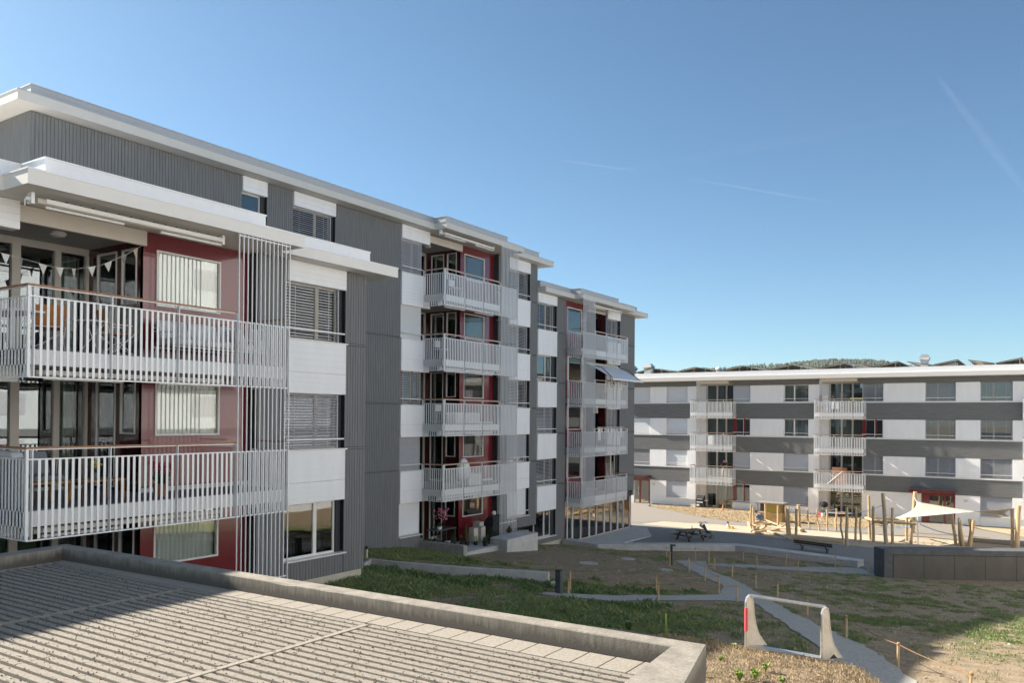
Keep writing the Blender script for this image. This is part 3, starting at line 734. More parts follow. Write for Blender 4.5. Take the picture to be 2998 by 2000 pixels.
# glazed ground floor of the far stack
b = MB().frame(*FM); zt = -4.8; zb = -7.18
cols = [40.95, 41.9, 43.0, 44.0, 45.0, 46.0, 47.0, 47.9, 48.8, 49.75]
b.box(40.9, 49.8, -.16, -.04, zb, zb+.06, 'framew'); b.box(40.9, 49.8, -.16, -.04, zt, zt+.1, 'red')
for i, u in enumerate(cols):
    if i % 2 == 0: b.box(u-.05, u+.05, -.18, -.02, zb+.06, zt, 'red')
    else: b.box(u-.04, u+.04, -.17, -.03, zb+.06, zt, 'framew')
    if i % 2 == 0 and i: b.box(u-.09, u-.052, -.17, -.03, zb+.06, zt, 'framew')
g = b.build('glass_wall', A); b = MB().frame(*FM); b.box(40.95, 49.75, -.1, -.095, zb+.06, zt, 'glassbright'); b.build('pane', g)
b = MB().frame(*FM)
for a in (42.9, 44.0, 45.9, 48.9): curtain(b, a, a+.28, zb+.05, zt, -.5, 'curtaingreen')
b.build('curtain', g)
b = MB().frame(*FM); b.box(40.9, 49.9, -3.4, -.2, -7.3, -7.17, 'floor'); b.box(40.9, 49.9, -3.4, 0.0, -5.05, -4.71, 'soffit'); b.box(40.96, 46.86, 0.0, NB3-.25, -5.05, -4.80, 'soffit')
b.frame(0, 49.82, -1, 0); b.box(23.12, 26.6, -.1, 0, -7.18, -4.8, 'red'); b.build('soffit', A)
# roofs
roof_part(A, FM, [(10.72, 38.5, -12.6, .55), (28.12, 34.42, .55, 1.2)], [(11.2, 37.45, -12.2, .24), (28.45, 33.4, .24, .9)], 8.29)
roof_part(A, FN, [(-3.7, 5.2, -12.0, .1), (5.2, 17.74, -12.0, .52), (7.17, 13.44, .52, 1.37)], [(-3.3, 5.2, -6.9, -.5), (5.2, 16.9, -6.9, .22), (7.62, 12.55, .22, 1.06)], 4.0, cp='coping', fp='fascialight')  # unseen left end: eave and upstand set back to shape the annex shadow
roof_part(A, FM, [(37.76, 51.2, -12.6, .5), (41.02, 48.0, .5, 1.05)], [(37.76, 50.2, -12.2, .15), (41.2, 46.15, .15, .76)], S3)
b = MB()
for i in range(5): x = -24.6-i*.9; b.hexa([(x, 18.3, 9.0), (x+.5, 18.3, 9.0), (x+.5, 22.2, 9.0), (x, 22.2, 9.0)], [(x, 18.3, 9.25), (x+.5, 18.3, 9.05), (x+.5, 22.2, 9.05), (x, 22.2, 9.25)], 'solar')
b.build('solar_panel', A)

# ------------------------------------------------------------------ far building
def far_block(name, label, yb, xs0=-36.0, xs1=9.0):
    Bt = thing(name, label, 'apartment building', (-14, yb, -7.75))
    FB = (0, yb, 1, 0); F0 = [.66, -2.19, -5.04]
    rows = [(2.95, 1.54), (.12, -1.31), (-2.74, -4.16), (-5.5, -6.95)]
    cols = [('w', -33.6, -30.3), ('p', -30.3, -28.71), ('w', -28.71, -26.74), ('p', -26.74, -25.93), ('r', -25.93, -22.66), ('w', -22.64, -21.15), ('p', -21.15, -18.35), ('w', -18.35, -16.35), ('p', -16.35, -15.53), ('r', -15.53, -12.28), ('w', -12.26, -10.72), ('p', -10.72, -7.76), ('w', -7.76, -5.74), ('p', -5.74, -4.12), ('w', -4.12, -2.11), ('p', -2.11, -1.3), ('r', -1.3, 1.96), ('w', 1.98, 3.5), ('p', 3.5, 6.3), ('w', 6.3, 8.3)]
    recs = [(-25.93, -22.66), (-15.53, -12.28), (-1.3, 1.96)]
    b = MB(); b.box(xs0+.3, xs1-.3, yb+3.2, yb+12, -8.2, 3.44, 'room')
    b.build('core', Bt)
    b = MB()
    for z in (.36, -2.49, -5.34): b.piece(); b.box(xs0+.3, xs1-.3, yb+1.6, yb+3.2, z, z+.28, 'roomwall')
    b.build('floor_slab', Bt)
    def spans(x0, x1):
        out = []; c = x0
        for a, e in recs:
            if a > c and a < x1: out.append((c, a)); c = e
        out.append((c, x1)); return out
    b = MB().frame(*FB)
    for za, zb in ((2.96, 3.39), (.13, 1.43), (-2.73, -1.42), (-5.49, -4.27)):
        for a, e in spans(xs0, xs1): clad(b, a, e, za, zb, horiz=True, m='cladB', pitch=.13)
    b.build('cladding', Bt)
    b = MB().frame(*FB)
    for z in (1.435, -1.415, -4.265):
        for a, e in spans(xs0, xs1): b.piece(); b.box(a, e, -.05, .05, z, z+.10, 'framew')
    b.build('ledge', Bt)
    b = MB().frame(*FB)
    doorcols = ((-12.26, -4.12),)
    for r, (zt, zb) in enumerate(rows):
        for t, a, e in cols:
            if t != 'p': continue
            if r == 3 and -12.3 < a < -4.2: continue
            if r == 3 and a < -30: continue
            panel(b, a+.01, e-.01, zb-(.10 if r == 3 else 0), zt, horiz=False, pitch=.12)
    b.build('white_panel', Bt)
    b = MB().frame(*FB)                               # plaster base and ground floor walls
    for a, e, zt in ((-30.28, -28.72, -5.5), (-28.71, -26.74, -6.99), (-26.74, -25.94, -7.06), (-22.65, -16.36, -7.06), (-16.35, -15.54, -7.06), (-12.27, -8.02, -5.5), (-5.74, -4.13, -5.5), (-4.12, -2.12, -7.0), (-2.11, -1.31, -7.06), (1.97, 6.3, -7.06), (6.3, xs1, -5.5), (xs0, -31.86, -5.5)):
        b.piece(); b.box(a, e, -.3, -.015, -8.2, zt, 'render')
    b.build('base_wall', Bt)
    st = {0: ['closed', 'closed', 'closed', 'n1', 'half', 'half', 'open', 'tilt', 'half'], 1: ['closed', 'closed', 'red', 'cur', 'red', 'open', 'open', 'closed', 'half'],
          2: ['half', 'closed', 'closed', 'closed', 'half', 'half', 'half', 'red', 'half'], 3: [None, 'closed', 'red', 'tilt', None, None, 'tilt', 'closed', 'half']}
    for r, (zt, zb) in enumerate(rows):
        k = 0
        for t, a, e in cols:
            if t != 'w': continue
            q = st[r][k]; k += 1
            if q is None: continue
            kw = dict(guard=r < 3, sill=r == 3, seed=r*10+k, posr=.02, reveal=False, split=.42 if e-a > 1.7 else .62)
            light = q == 'closed' and r < 3
            if q == 'n1': w = window(Bt, FB, a, e, zb, zt, None, cur=[(0, 1)], cm='curtaingreen', ginn='glassbright', fm='framew', **kw)
            elif q == 'cur': w = window(Bt, FB, a, e, zb, zt, None, cur=[(.02, .4), (.45, .98)], fm='framew', **kw)
            elif q == 'red': w = window(Bt, FB, a, e, zb, zt, None, redin=True, cur=[(.2, .6)] if r == 3 else None, fm='framew', **kw)
            else: w = window(Bt, FB, a, e, zb, zt, q, bm='blindlight' if (light and k in (1, 2)) else 'blind', **kw)
    for j, (a, e) in enumerate(recs):                 # glazed recesses and balconies
        for i, F in enumerate(F0+[-7.72]):
            zt = 3.38 if i == 0 else (F0+[-7.72])[i-1]-.28
            b = MB().frame(*FB)
            fs = [a+.62, a+1.55, a+2.38, e-.06]
            b.box(a, e, -1.15, -1.03, F+2.36, zt, 'frame')
            for c in fs: b.box(c-.07 if c < e-.1 else c-.05, c+.06, -1.12, -1.0, F, F+2.36, 'frame')
            b.box(a+.55, e, -1.12, -1.02, F-.03, F+.05, 'frame')
            g = b.build('glass_wall', Bt)
            b = MB().frame(*FB); b.box(a+.6, e-.1, -1.08, -1.075, F+.05, F+2.36, 'glass'); b.build('pane', g)
            b = MB().frame(*FB)
            for c, d in [[(.65, 1.5), (1.6, 2.1)], [(.65, 1.5), (1.6, 3.1)], [(.65, .8)], [(.65, 1.1), (1.6, 2.3)]][i]: curtain(b, a+c, a+d, F+.03, F+2.34, -1.3, 'curtaingreen', .04, .15)
            b.build('curtain', g)
            b = MB().frame(*FB); b.box(a-.02, a+.0, -1.03, -.02, F, F+2.6, 'render'); b.box(a+.0, a+.6, -1.2, -1.04, F, F+2.36, 'render'); b.build('side_wall', Bt)
            b = MB().frame(*FB); b.box(a, e, -1.6, -.01, F-.26, F-.012, 'soffit' if i < 3 else 'concretelight'); b.build('floor_slab', Bt)
            if i < 3: railing(Bt, FB, 1, a-.13, 1.1, F, 3.72, screen=.03)
        b = MB().frame(*FB); b.box(a+.1, e-.33, .02, .28, 3.14, 3.39, 'soffit'); b.build('awning_box', Bt)
    # entrances
    for x0, x1, cx0, cx1 in ((-8.0, -5.76, -8.77, -5.63), (-33.4, -30.32, -33.6, -30.2)):
        b = MB().frame(*FB); zb = -7.80
        b.box(x0, x1, -.10, .0, -5.62, -5.46, 'red'); b.box(x0, x0+.09, -.1, 0, zb, -5.62, 'red'); b.box(x1-.09, x1, -.1, 0, zb, -5.62, 'red'); b.box(x0, x1, -.1, 0, zb-.05, zb+.05, 'red')
        m1 = x0+(x1-x0)*.24; m2 = x0+(x1-x0)*.7
        b.box(x0+.09, m1, -.08, -.02, zb, -5.62, 'red'); b.box(m2-.09, m2+.06, -.09, .01, zb, -5.62, 'red'); b.box(m2+.5, x1-.09, -.09, .005, zb+.05, -5.62, 'red') if False else None
        d = b.build('entrance', Bt)
        b = MB().frame(*FB); b.box(m1, m2-.09, -.05, -.045, zb+.05, -5.62, 'glassbright'); b.box(m2+.06, x1-.09, -.05, -.045, zb+.05, -5.62, 'glassbright'); b.build('pane', d)
        b = MB().frame(*FB)
        b.box(cx0, cx1, .0, 1.25, -5.32, -5.13, 'red'); b.box(cx0-.03, cx1+.03, .0, 1.3, -5.13, -5.09, 'black'); b.box(cx0+.04, cx1-.04, 0, 1.2, -5.36, -5.32, 'red')
        b.build('canopy', d)
        b = MB().frame(*FB); b.tube([(m2-.14, .02, -6.9), (m2-.14, .05, -6.9), (m2-.14, .05, -6.2), (m2-.14, .02, -6.2)], .015, 'metal', 6); b.build('handle', d)
    for x in (-30.05, -5.2):
        b = MB().frame(*FB); b.box(x, x+.30, -.014, .01, -5.98, -5.78, 'framew'); b.box(x+.05, x+.25, .01, .016, -5.93, -5.83, 'blind'); b.build('number_sign', Bt)
    # roof
    b = MB().frame(*FB); b.box(xs0-.4, xs1+.4, -12.3, 1.05, 3.40, 3.72, 'fascia'); r = b.build('roof', Bt)
    b = MB().frame(*FB); b.box(xs0-.3, xs1+.3, -12.2, .88, 3.725, 4.14, 'coping'); b.box(xs0-.42, xs1+.42, -12.3, .64, 3.781, 3.80, 'coping') if False else None; b.build('upstand', r)
    def hood(x, y, w, z0, z1):
        b = MB(); h = w/2; zz = z1-.30
        b.hexa([(x-h*.7, y-h*.7, z0), (x+h*.7, y-h*.7, z0), (x+h*.7, y+h*.7, z0), (x-h*.7, y+h*.7, z0)], [(x-h*.7, y-h*.7, zz-.22), (x+h*.7, y-h*.7, zz-.22), (x+h*.7, y+h*.7, zz-.22), (x-h*.7, y+h*.7, zz-.22)], 'galv')
        b.hexa([(x-h*.7, y-h*.7, zz-.22), (x+h*.7, y-h*.7, zz-.22), (x+h*.7, y+h*.7, zz-.22), (x-h*.7, y+h*.7, zz-.22)], [(x-h, y-h, zz), (x+h, y-h, zz), (x+h, y+h, zz), (x-h, y+h, zz)], 'galv')
        b.hexa([(x-h, y-h, zz), (x+h, y-h, zz), (x+h, y+h, zz), (x-h, y+h, zz)], [(x-h*.55, y-h*.55, z1), (x+h*.55, y-h*.55, z1), (x+h*.55, y+h*.55, z1), (x-h*.55, y+h*.55, z1)], 'galv')
        b.build('vent_hood', r)
    hood(-31.35, yb+2, .92, 4.2, 5.22); hood(-33.1, yb+2, .92, 4.2, 5.1); hood(-8.05, yb+2, .76, 4.2, 5.26)
    b = MB(); b.lathe((-24.95, yb+3, 4.2), [(.2, 0), (.2, .25), (.32, .3), (.28, .5), (.12, .62)], 'framew', 14); b.build('vent_cap', r)
    b = MB(); b.box(-6.9, -5.9, yb+3.2, yb+3.9, 4.2, 4.62, 'galv'); b.build('roof_hatch', r)
    i = 0; x = -34.3
    while x < xs1-3:
        for sgn in (0, 1):
            b = MB(); xa, xb_ = (x, x+1.72) if sgn == 0 else (x+1.8, x+3.52); za, zb2 = (4.68, 4.38) if sgn == 0 else (4.38, 4.74)
            y0, y1 = yb+1.4, yb+9.5
            b.hexa([(xa, y0, za), (xb_, y0, zb2), (xb_, y1, zb2), (xa, y1, za)], [(xa, y0, za+.035), (xb_, y0, zb2+.035), (xb_, y1, zb2+.035), (xa, y1, za+.035)], 'solar')
            b.hexa([(xa+.02, y0+.02, za-.012), (xb_-.02, y0+.02, zb2-.012), (xb_-.02, y1-.02, zb2-.012), (xa+.02, y1-.02, za-.012)], [(xa+.02, y0+.02, za-.002), (xb_-.02, y0+.02, zb2-.002), (xb_-.02, y1-.02, zb2-.002), (xa+.02, y1-.02, za-.002)], 'solarback')
            for yy in (y0+.3, y0+2.5, y0+4.7): b.tube([(xa+.2 if sgn == 0 else xb_-.2, yy, 4.2), (xa+.2 if sgn == 0 else xb_-.2, yy, 4.64)], .02, 'galv', 5); b.tube([(xa, yy, za-.03), (xb_, yy, zb2-.03)], .018, 'galv', 5)
            b.build('solar_panel', r)
        x += 4.18; i += 1
    return Bt
far_block('apartment_building', 'grey and white banded building across the square with solar panels on its roof', 69.3)

# unseen block added at right to bounce sun and mirror in the shaded front
XO = 15.0
O = thing('apartment_building', 'added white rendered block, unseen beyond the right edge, bouncing sun onto the long building across the lawn', 'apartment building', (26, 22, -5))
b = MB(); b.box(XO, XO+12, -30, 62, -8, 12, 'plaster')
b.build('wall', O)
FO = (XO, 0, 0, -1)
b = MB().frame(*FO)
for z in (-1.35, 1.5, 4.35):
    b.piece(); b.box(-62, 30, 0, .03, z, z+.5, 'clad')
b.build('cladding', O)
b = MB().frame(*FO)
for z in (-2.85, 0, 2.85, 5.7, 8.55):
    for k in range(13): u = 19-k*5.3; b.piece(); b.box(u-2.0, u, .0, .04, z, z+1.35, 'blind')
b.build('shutter', O)
b = MB(); b.box(XO-.7, XO+12.6, -30.6, 62.6, 12.0, 12.4, 'fascia'); b.build('roof', O)

# ------------------------------------------------------------------ flat annex roof in the foreground
AX = thing('annex_roof', 'low concrete roof in the foreground with grooved plank paving and a stained parapet', 'roof terrace', (-6, 3, -4))
out = [(-10.27, 5.52), (-2.045, 5.69), (-1.857, 4.81), (-.60, -1.2), (-9.5, -1.2)]
inn = [(-10.0, 5.33), (-2.24, 5.51), (-2.17, 4.59), (-1.0, -.95), (-9.25, -.95)]
b = MB(); ZT, ZF = -1.614, -1.76
n = len(out)
def pw(a, b_, zlo=-4.2):
    q = MB(); o0, o1, i0, i1 = out[a], out[b_], inn[a], inn[b_]
    # subdivided so that chipped edges can be worn in
    K = 60; 
    for k in range(K):
        t0, t1 = k/K, (k+1)/K
        L = lambda p, r, t: (p[0]+(r[0]-p[0])*t, p[1]+(r[1]-p[1])*t)
        def ch(t):
            v = noise.noise(Vector((t*23+a*7, .3, .1))); return .035*max(0, v-.28) if a == 0 else .01*max(0, v-.2)
        oa, ob, ia, ib = L(o0, o1, t0), L(o0, o1, t1), L(i0, i1, t0), L(i0, i1, t1)
        ca, cb = ch(t0), ch(t1)
        va = ((oa[0]-ia[0]), (oa[1]-ia[1])); la = math.hypot(*va); va = (va[0]/la, va[1]/la)
        e = .008
        q.poly([(ia[0]+va[0]*(e+ca), ia[1]+va[1]*(e+ca), ZT), (ib[0]+va[0]*(e+cb), ib[1]+va[1]*(e+cb), ZT), (ob[0]-va[0]*.006, ob[1]-va[1]*.006, ZT), (oa[0]-va[0]*.006, oa[1]-va[1]*.006, ZT)], 'parapet')
        q.poly([(ia[0], ia[1], ZT-e-ca*1.3), (ib[0], ib[1], ZT-e-cb*1.3), (ib[0]+va[0]*(e+cb), ib[1]+va[1]*(e+cb), ZT), (ia[0]+va[0]*(e+ca), ia[1]+va[1]*(e+ca), ZT)], 'parapet')
        q.poly([(ia[0], ia[1], ZF-.05), (ib[0], ib[1], ZF-.05), (ib[0], ib[1], ZT-e-cb*1.3), (ia[0], ia[1], ZT-e-ca*1.3)], 'parapet')
        q.poly([(oa[0]-va[0]*.006, oa[1]-va[1]*.006, ZT), (ob[0]-va[0]*.006, ob[1]-va[1]*.006, ZT), (ob[0], ob[1], ZT-.006), (oa[0], oa[1], ZT-.006)], 'parapet')
    q.poly([(*o0, ZT-.006), (*o1, ZT-.006), (*o1, zlo), (*o0, zlo)], 'parapet')
    return q.build('parapet', AX)
for a in range(5): pw(a, (a+1) % 5)
b = MB(); b.hexa([(p[0], p[1], -4.2) for p in inn[::-1]], [(p[0], p[1], -1.83) for p in inn[::-1]], 'groove'); b.build('gravel_bed', AX)
def xr(y):        # extent of the paving between the side parapets at depth y
    xl = -10.0+(5.33-y)*.119
    xr_ = -2.24+(5.51-y)*(.07/.92) if y > 4.59 else -2.17+(4.59-y)*(1.17/5.54)
    return xl+.01, xr_-.01
pk = MB(); rnd = random.Random(4)
y = 5.17; row = 0; seams = [-9.9+2.52*i for i in range(-1, 5)]
while y > -.9:
    x0, x1 = xr(y); xs = [x0]+[c for q in seams for c in (q+.02-.03*0, q+.115)]+[x1]
    xs = sorted(set([min(max(c, x0), x1) for c in xs])); y0, y1 = y-.064, y
    segs = []; c = x0
    for q in seams:
        if q > x0 and q < x1: segs.append((c, q)); c = q+.075
    segs.append((c, x1))
    for a, e in segs:
        jj = [a]+sorted(v for v in (a+.62+ (0 if row % 8 < 4 else .62), a+1.86) if v < e-.2)+[e]
        for g, h in zip(jj[:-1], jj[1:]):
            if h-g < .05: continue
            dz = rnd.uniform(-.0015, .0015)
            pk.box(g+.003, h-.003, y0+rnd.uniform(-.001, .001), y1, -1.80, ZF+dz, 'plank')
    y -= .1; row += 1
pk.build('paving', AX)
pk = MB()
for q in seams:
    yy = 5.14
    if q < -10.0 or q > -1.6: continue
    while yy > -.9:
        if xr(yy)[1] > q+.09 and xr(yy)[0] < q: pk.box(q+.012, q+.063, yy-.49, yy, -1.80, ZF+.004, 'plankedge')
        yy -= .5
pk.build('seam_strip', AX)
pk = MB(); x = -9.95
while x < -2.35:
    yb_ = 5.33+.0232*(x+10.0); pk.box(x+.006, min(x+.215, -2.27), 5.185, yb_-.012, -1.80, ZF+.003, 'plankedge'); x += .221
pk.build('edge_blocks', AX)
pk = MB(); rnd = random.Random(11)       # crumbs of moss and grit in the grooves
for i in range(22000):
    y = 5.17-.1*rnd.randrange(0, 34)-.082+rnd.gauss(0, .013); x0, x1 = xr(y); x = rnd.uniform(x0+.05, x1-.05)
    if rnd.random() < .18: y += rnd.uniform(-.05, .05); 
    on = (5.17-y) % .1 < .064
    z = ZF+.001 if on else ZF-.035; r = rnd.uniform(.004, .011) if on else rnd.uniform(.01, .024)
    a = rnd.uniform(0, 6.28); c = [(x+r*math.cos(a+t)*rnd.uniform(.7, 1.2), y+r*.7*math.sin(a+t)) for t in (0, 2.1, 4.2)]
    k = len(pk.v); pk.v += [(c[0][0], c[0][1], z), (c[1][0], c[1][1], z), (c[2][0], c[2][1], z), (x, y, z+r*.9)]
    mi = pk.mi('pebble' if rnd.random() < .8 else 'plankedge')
    for f in ((0, 1, 3), (1, 2, 3), (2, 0, 3)): pk.f.append(tuple(k+j for j in f)); pk.m.append(mi)
o = pk.build('grit', AX); o['kind'] = 'stuff'

# ------------------------------------------------------------------ walls and fittings of the garden
def G(x, y): return terr(x, y)
b = MB(); SW = [(-23.05, 40.62), (-20.6, 40.15), (-14.3, 44.7), (-7.75, 43.0)]
def wallstrip(pts, w, zt, zb, m, name, label, cat):
    b = MB(); n = len(pts); offs = []
    for i, p in enumerate(pts):
        d = Vector((pts[min(i+1, n-1)][0]-pts[max(i-1, 0)][0], pts[min(i+1, n-1)][1]-pts[max(i-1, 0)][1])).normalized(); offs.append((-d.y*w, d.x*w))
    lo = []; 
    for i in range(n-1):
        a, c = pts[i], pts[i+1]; oa, oc = offs[i], offs[i+1]
        K = max(1, int(math.hypot(c[0]-a[0], c[1]-a[1])/1.5))
        for k in range(K):
            L = lambda t: (a[0]+(c[0]-a[0])*t, a[1]+(c[1]-a[1])*t, oa[0]+(oc[0]-oa[0])*t, oa[1]+(oc[1]-oa[1])*t)
            p, q = L(k/K), L((k+1)/K)
            b.hexa([(p[0], p[1], zb), (q[0], q[1], zb), (q[0]+q[2], q[1]+q[3], zb), (p[0]+p[2], p[1]+p[3], zb)], [(p[0], p[1], zt), (q[0], q[1], zt), (q[0]+q[2], q[1]+q[3], zt), (p[0]+p[2], p[1]+p[3], zt)], m)
    me = b.build(name); bm = bmesh.new(); bm.from_mesh(me.data); bmesh.ops.remove_doubles(bm, verts=bm.verts, dist=1e-4)
    seen = {}; dele = []
    for f in bm.faces:
        k = tuple(sorted(v.index for v in f.verts))
        if k in seen: dele += [f, seen[k]]
        seen[k] = f
    bmesh.ops.delete(bm, geom=list(set(dele)), context='FACES'); bm.to_mesh(me.data); bm.free()
    bv = me.modifiers.new('bevel', 'BEVEL'); bv.width = .012; bv.limit_method = 'ANGLE'
    return tag(me, label, cat)
wallstrip([(-23.05, 40.5), (-20.55, 40.05), (-14.3, 44.25), (-7.75, 42.8)], .75, -6.86, -7.6, 'concretelight', 'seat_wall', 'long angled pale concrete seat wall dividing gravel square and lawn', 'wall')
wallstrip([(-17.7, 18.75), (-18.15, 19.55), (-17.1, 19.62), (-14.9, 20.1), (-12.35, 20.9)], .16, -4.56, -5.4, 'concretelight', 'garden_wall', 'thin white topped concrete wall curving from the near wing into the lawn', 'wall')
b = MB(); b.hexa([(-23.0, 41.0, -7.3), (-20.5, 41.0, -7.3), (-20.3, 46.7, -7.3), (-22.0, 49.9, -7.3), (-23.0, 49.9, -7.3)], [(-23.0, 41.0, -7.12), (-20.5, 41.0, -7.12), (-20.3, 46.7, -7.12), (-22.0, 49.9, -7.12), (-23.0, 49.9, -7.12)], 'concretelight')
tag(b.build('concrete_step'), 'flat pale concrete slab outside the glazed ground floor', 'platform')
b = MB(); b.box(-23.1, -20.72, 27.98, 28.24, -6.4, -5.44, 'concrete'); tag(b.build('terrace_wall', bevel=.015), 'low concrete wall at left of the planted ground floor terrace', 'wall')
b = MB(); b.hexa([(-21.5, 31.05, -6.6), (-20.4, 30.85, -6.6), (-20.55, 33.75, -6.6), (-21.65, 33.75, -6.6)], [(-21.5, 31.05, -5.5), (-20.4, 30.85, -5.5), (-20.55, 33.75, -5.5), (-21.65, 33.75, -5.5)], 'concretelight'); tag(b.build('concrete_block', bevel=.02), 'broad raised concrete block at right of the planted ground floor terrace', 'wall')
b = MB(); b.box(-23.1, -20.95, 28.24, 33.7, -6.6, -5.8, 'concretelight'); tag(b.build('terrace_floor'), 'pale concrete floor slab of the planted terrace', 'terrace')
# dark grey cabinet wall with panels
CA = thing('cabinet_wall', 'dark concrete box with flat metal panels at right edge of the lawn', 'utility box', (-6.2, 40.8, -7.2))
d = Vector((5.38, 3.1)).normalized(); FC = (-6.22, 40.6, d.x, d.y)
b = MB().frame(*FC); 
b.hexa([(0, 0, -7.7), (14, 0, -7.7), (14, -1.25, -7.7), (-.15, -.85, -7.7)][::1], [(0, 0, -5.85), (14, 0, -5.85), (14, -1.25, -5.85), (-.15, -.85, -5.85)], 'cabinet'); o = b.build('body', CA, bevel=.03)
for i in range(9):
    b = MB().frame(*FC); u = .42+i*1.36
    b.hexa([(u, -.04, -7.2), (u+1.335, -.04, -7.2), (u+1.335, .012, -7.2), (u, .012, -7.2)], [(u, -.04, -6.12), (u+1.335, -.04, -6.12), (u+1.335, .012, -6.12), (u, .012, -6.12)], 'cabinetpanel'); b.build('panel', CA)
b = MB().frame(*FC); b.hexa([(.39, -.04, -7.23), (12.7, -.04, -7.23), (12.7, .004, -7.23), (.39, .004, -7.23)], [(.39, -.04, -6.09), (12.7, -.04, -6.09), (12.7, .004, -6.09), (.39, .004, -6.09)], 'black'); b.build('panel_surround', CA)
# bollard lights
def bollard(x, y, h, label, m='metaldark', w=.09, head=True):
    t = thing('bollard_light', label, 'bollard light', (x, y, G(x, y))); z = G(x, y)
    b = MB(); b.box(x-w/2, x+w/2, y-w/2, y+w/2, z-.1, z+h-(.07 if head else 0), m); b.build('post', t)
    b = MB()
    if head: b.box(x-w/2, x+w/2+.14, y-w/2-.005, y+w/2+.005, z+h-.07, z+h, m)
    else: b.box(x-w/2-.01, x+w/2+.01, y-w/2-.01, y+w/2+.01, z+h, z+h+.03, 'black')
    b.build('head', t); return t
bollard(-13.78, 33.9, .92, 'slim dark bollard light with a bracket head where the footpath begins')
t = bollard(-11.14, 19.43, .62, 'short thick dark bollard at the end of the curving garden wall', w=.16, head=False)
b = MB(); x, y = -20.2, 21.5; z = -5.0; t = thing('bollard_light', 'pale round bollard light with black cap against the grey wall', 'bollard light', (x, y, z))
b.lathe((x, y, z-.1), [(.045, 0), (.045, .42)], 'concretelight', 12); b.build('post', t); b = MB(); b.lathe((x, y, z+.32), [(.05, 0), (.05, .1)], 'black', 12); b.build('cap', t)

# rope fence: posts and ropes
PO = {'a': (-10.85, 19.44, .44), 'b': (-11.32, 20.37, .56), 'c': (-15.87, 38.41, .55), 'd': (-14.35, 38.39, .64), 'e': (-11.8, 30.86, .63), 'f': (-13.04, 36.61, .64), 'g': (-11.91, 34.12, .58), 'h': (-12.77, 40.83, .6),
      'i': (-11.34, 38.28, .6), 'j': (-10.84, 41.47, .62), 'k': (-9.8, 39.65, .57), 'l': (-8.66, 42.14, .58), 'm': (-8.23, 41.35, .55), 'n': (-6.99, 41.2, .62), 'o': (-10.23, 28.33, .55), 'p': (-10.17, 31.16, .55), 'q': (-8.41, 24.5, .58),
      'r': (-9.52, 22.31, .57), 's': (-8.88, 20.93, .48), 't': (-7.3, 22.8, .48), 'u': (-8.17, 27.47, .53), 'v': (-6.75, 24.88, .54), 'w': (-5.21, 22.05, .47), 'x': (-3.6, 18.64, .5), 'y': (-2.28, 16.44, .46), 'z': (-1.04, 15.3, .42), 'A': (-13.76, 33.94-.25, .62), 'B': (-2.9, 13.4, .5)}
names = {'a': 'shorter of the two rope stakes beside the short thick bollard', 'b': 'taller of the two rope stakes beside the short thick bollard', 'c': 'rope stake on the grass strip below the seat wall, leftmost of them', 'd': 'rope stake below the seat wall, right of the slim bracket bollard', 'e': 'rope stake at the left edge of the footpath, nearest the slim bollard',
         'f': 'rope stake at the fork of the two footpaths, farther one', 'g': 'rope stake at the fork of the two footpaths, nearer one', 'h': 'rope stake in front of the angled corner of the seat wall', 'i': 'rope stake on the near side of the side path, leftmost', 'j': 'rope stake against the middle of the sloping seat wall', 'k': 'rope stake on the near side of the side path, middle one',
         'l': 'rope stake against the right end of the seat wall', 'm': 'rope stake on the near side of the side path, rightmost', 'n': 'rope stake touching the left corner of the dark cabinet wall', 'o': 'second rope stake along the left edge of the footpath', 'p': 'rope stake on the right edge of the footpath, second from the fork', 'q': 'rope stake at the grassy tip between two joining paths', 'r': 'rope stake in the middle of the grassy triangle, taller one',
         's': 'rope stake in the middle of the grassy triangle, nearest the path', 't': 'rope stake where the two footpaths join, left of the goal top', 'u': 'rope stake right of the footpath, third from the fork', 'v': 'rope stake seen above the goal crossbar', 'w': 'rope stake seen through the goal frame', 'x': 'rope stake standing just right of the goal', 'y': 'rope stake halfway between goal and right bottom corner', 'z': 'rope stake nearest the right bottom corner of the lawn', 'A': 'rope stake directly in front of the slim bracket bollard', 'B': 'slanting rope stake low behind the right goal post'}
def stake(k):
    x, y, h = PO[k]; z = G(x, y); b = MB(); tx, ty = random.uniform(-.015, .015), random.uniform(-.015, .015)
    if k == 'B': tx, ty = .30, .12
    b.tube([(x, y, z-.15), (x+tx*.5, y+ty*.5, z+h*.5), (x+tx, y+ty, z+h)], [.026, .024, .023], 'timber', 8)
    b.tube([(x+tx, y+ty, z+h-.05), (x+tx, y+ty, z+h-.02)], .033, 'ropeorange', 8)
    o = b.build('wooden_stake'); tag(o, names[k], 'stake', 'stakes of the rope fence along the paths'); return (x+tx, y+ty, z+h-.035)
tops = {k: stake(k) for k in PO}
def rope(seq, label, sag=.09):
    b = MB(); pts = []
    for p, q in zip(seq[:-1], seq[1:]):
        a, c = Vector(tops[p]), Vector(tops[q]); L = (c-a).length
        for i in range(9):
            t = i/8; v = a.lerp(c, t); v.z -= sag*L/4*4*t*(1-t); pts.append(tuple(v))
    b.tube(pts, .007, 'ropeorange', 5); tag(b.build('rope'), label, 'rope', 'ropes of the fence along the paths')
rope('cdhjl', 'rope strung in front of the seat wall'); rope('Afikmn'[0:1]+'fikmn', 'rope strung along the near side of the side path'); rope('gpuvwxyz', 'long orange rope running down the right side of the footpath past the goal'); rope('Aeoq', 'rope along the left edge of the footpath to the grassy tip')
rope('brq', 'upper rope crossing the grassy triangle'); rope('ast', 'lower rope crossing the grassy triangle toward the joining paths')
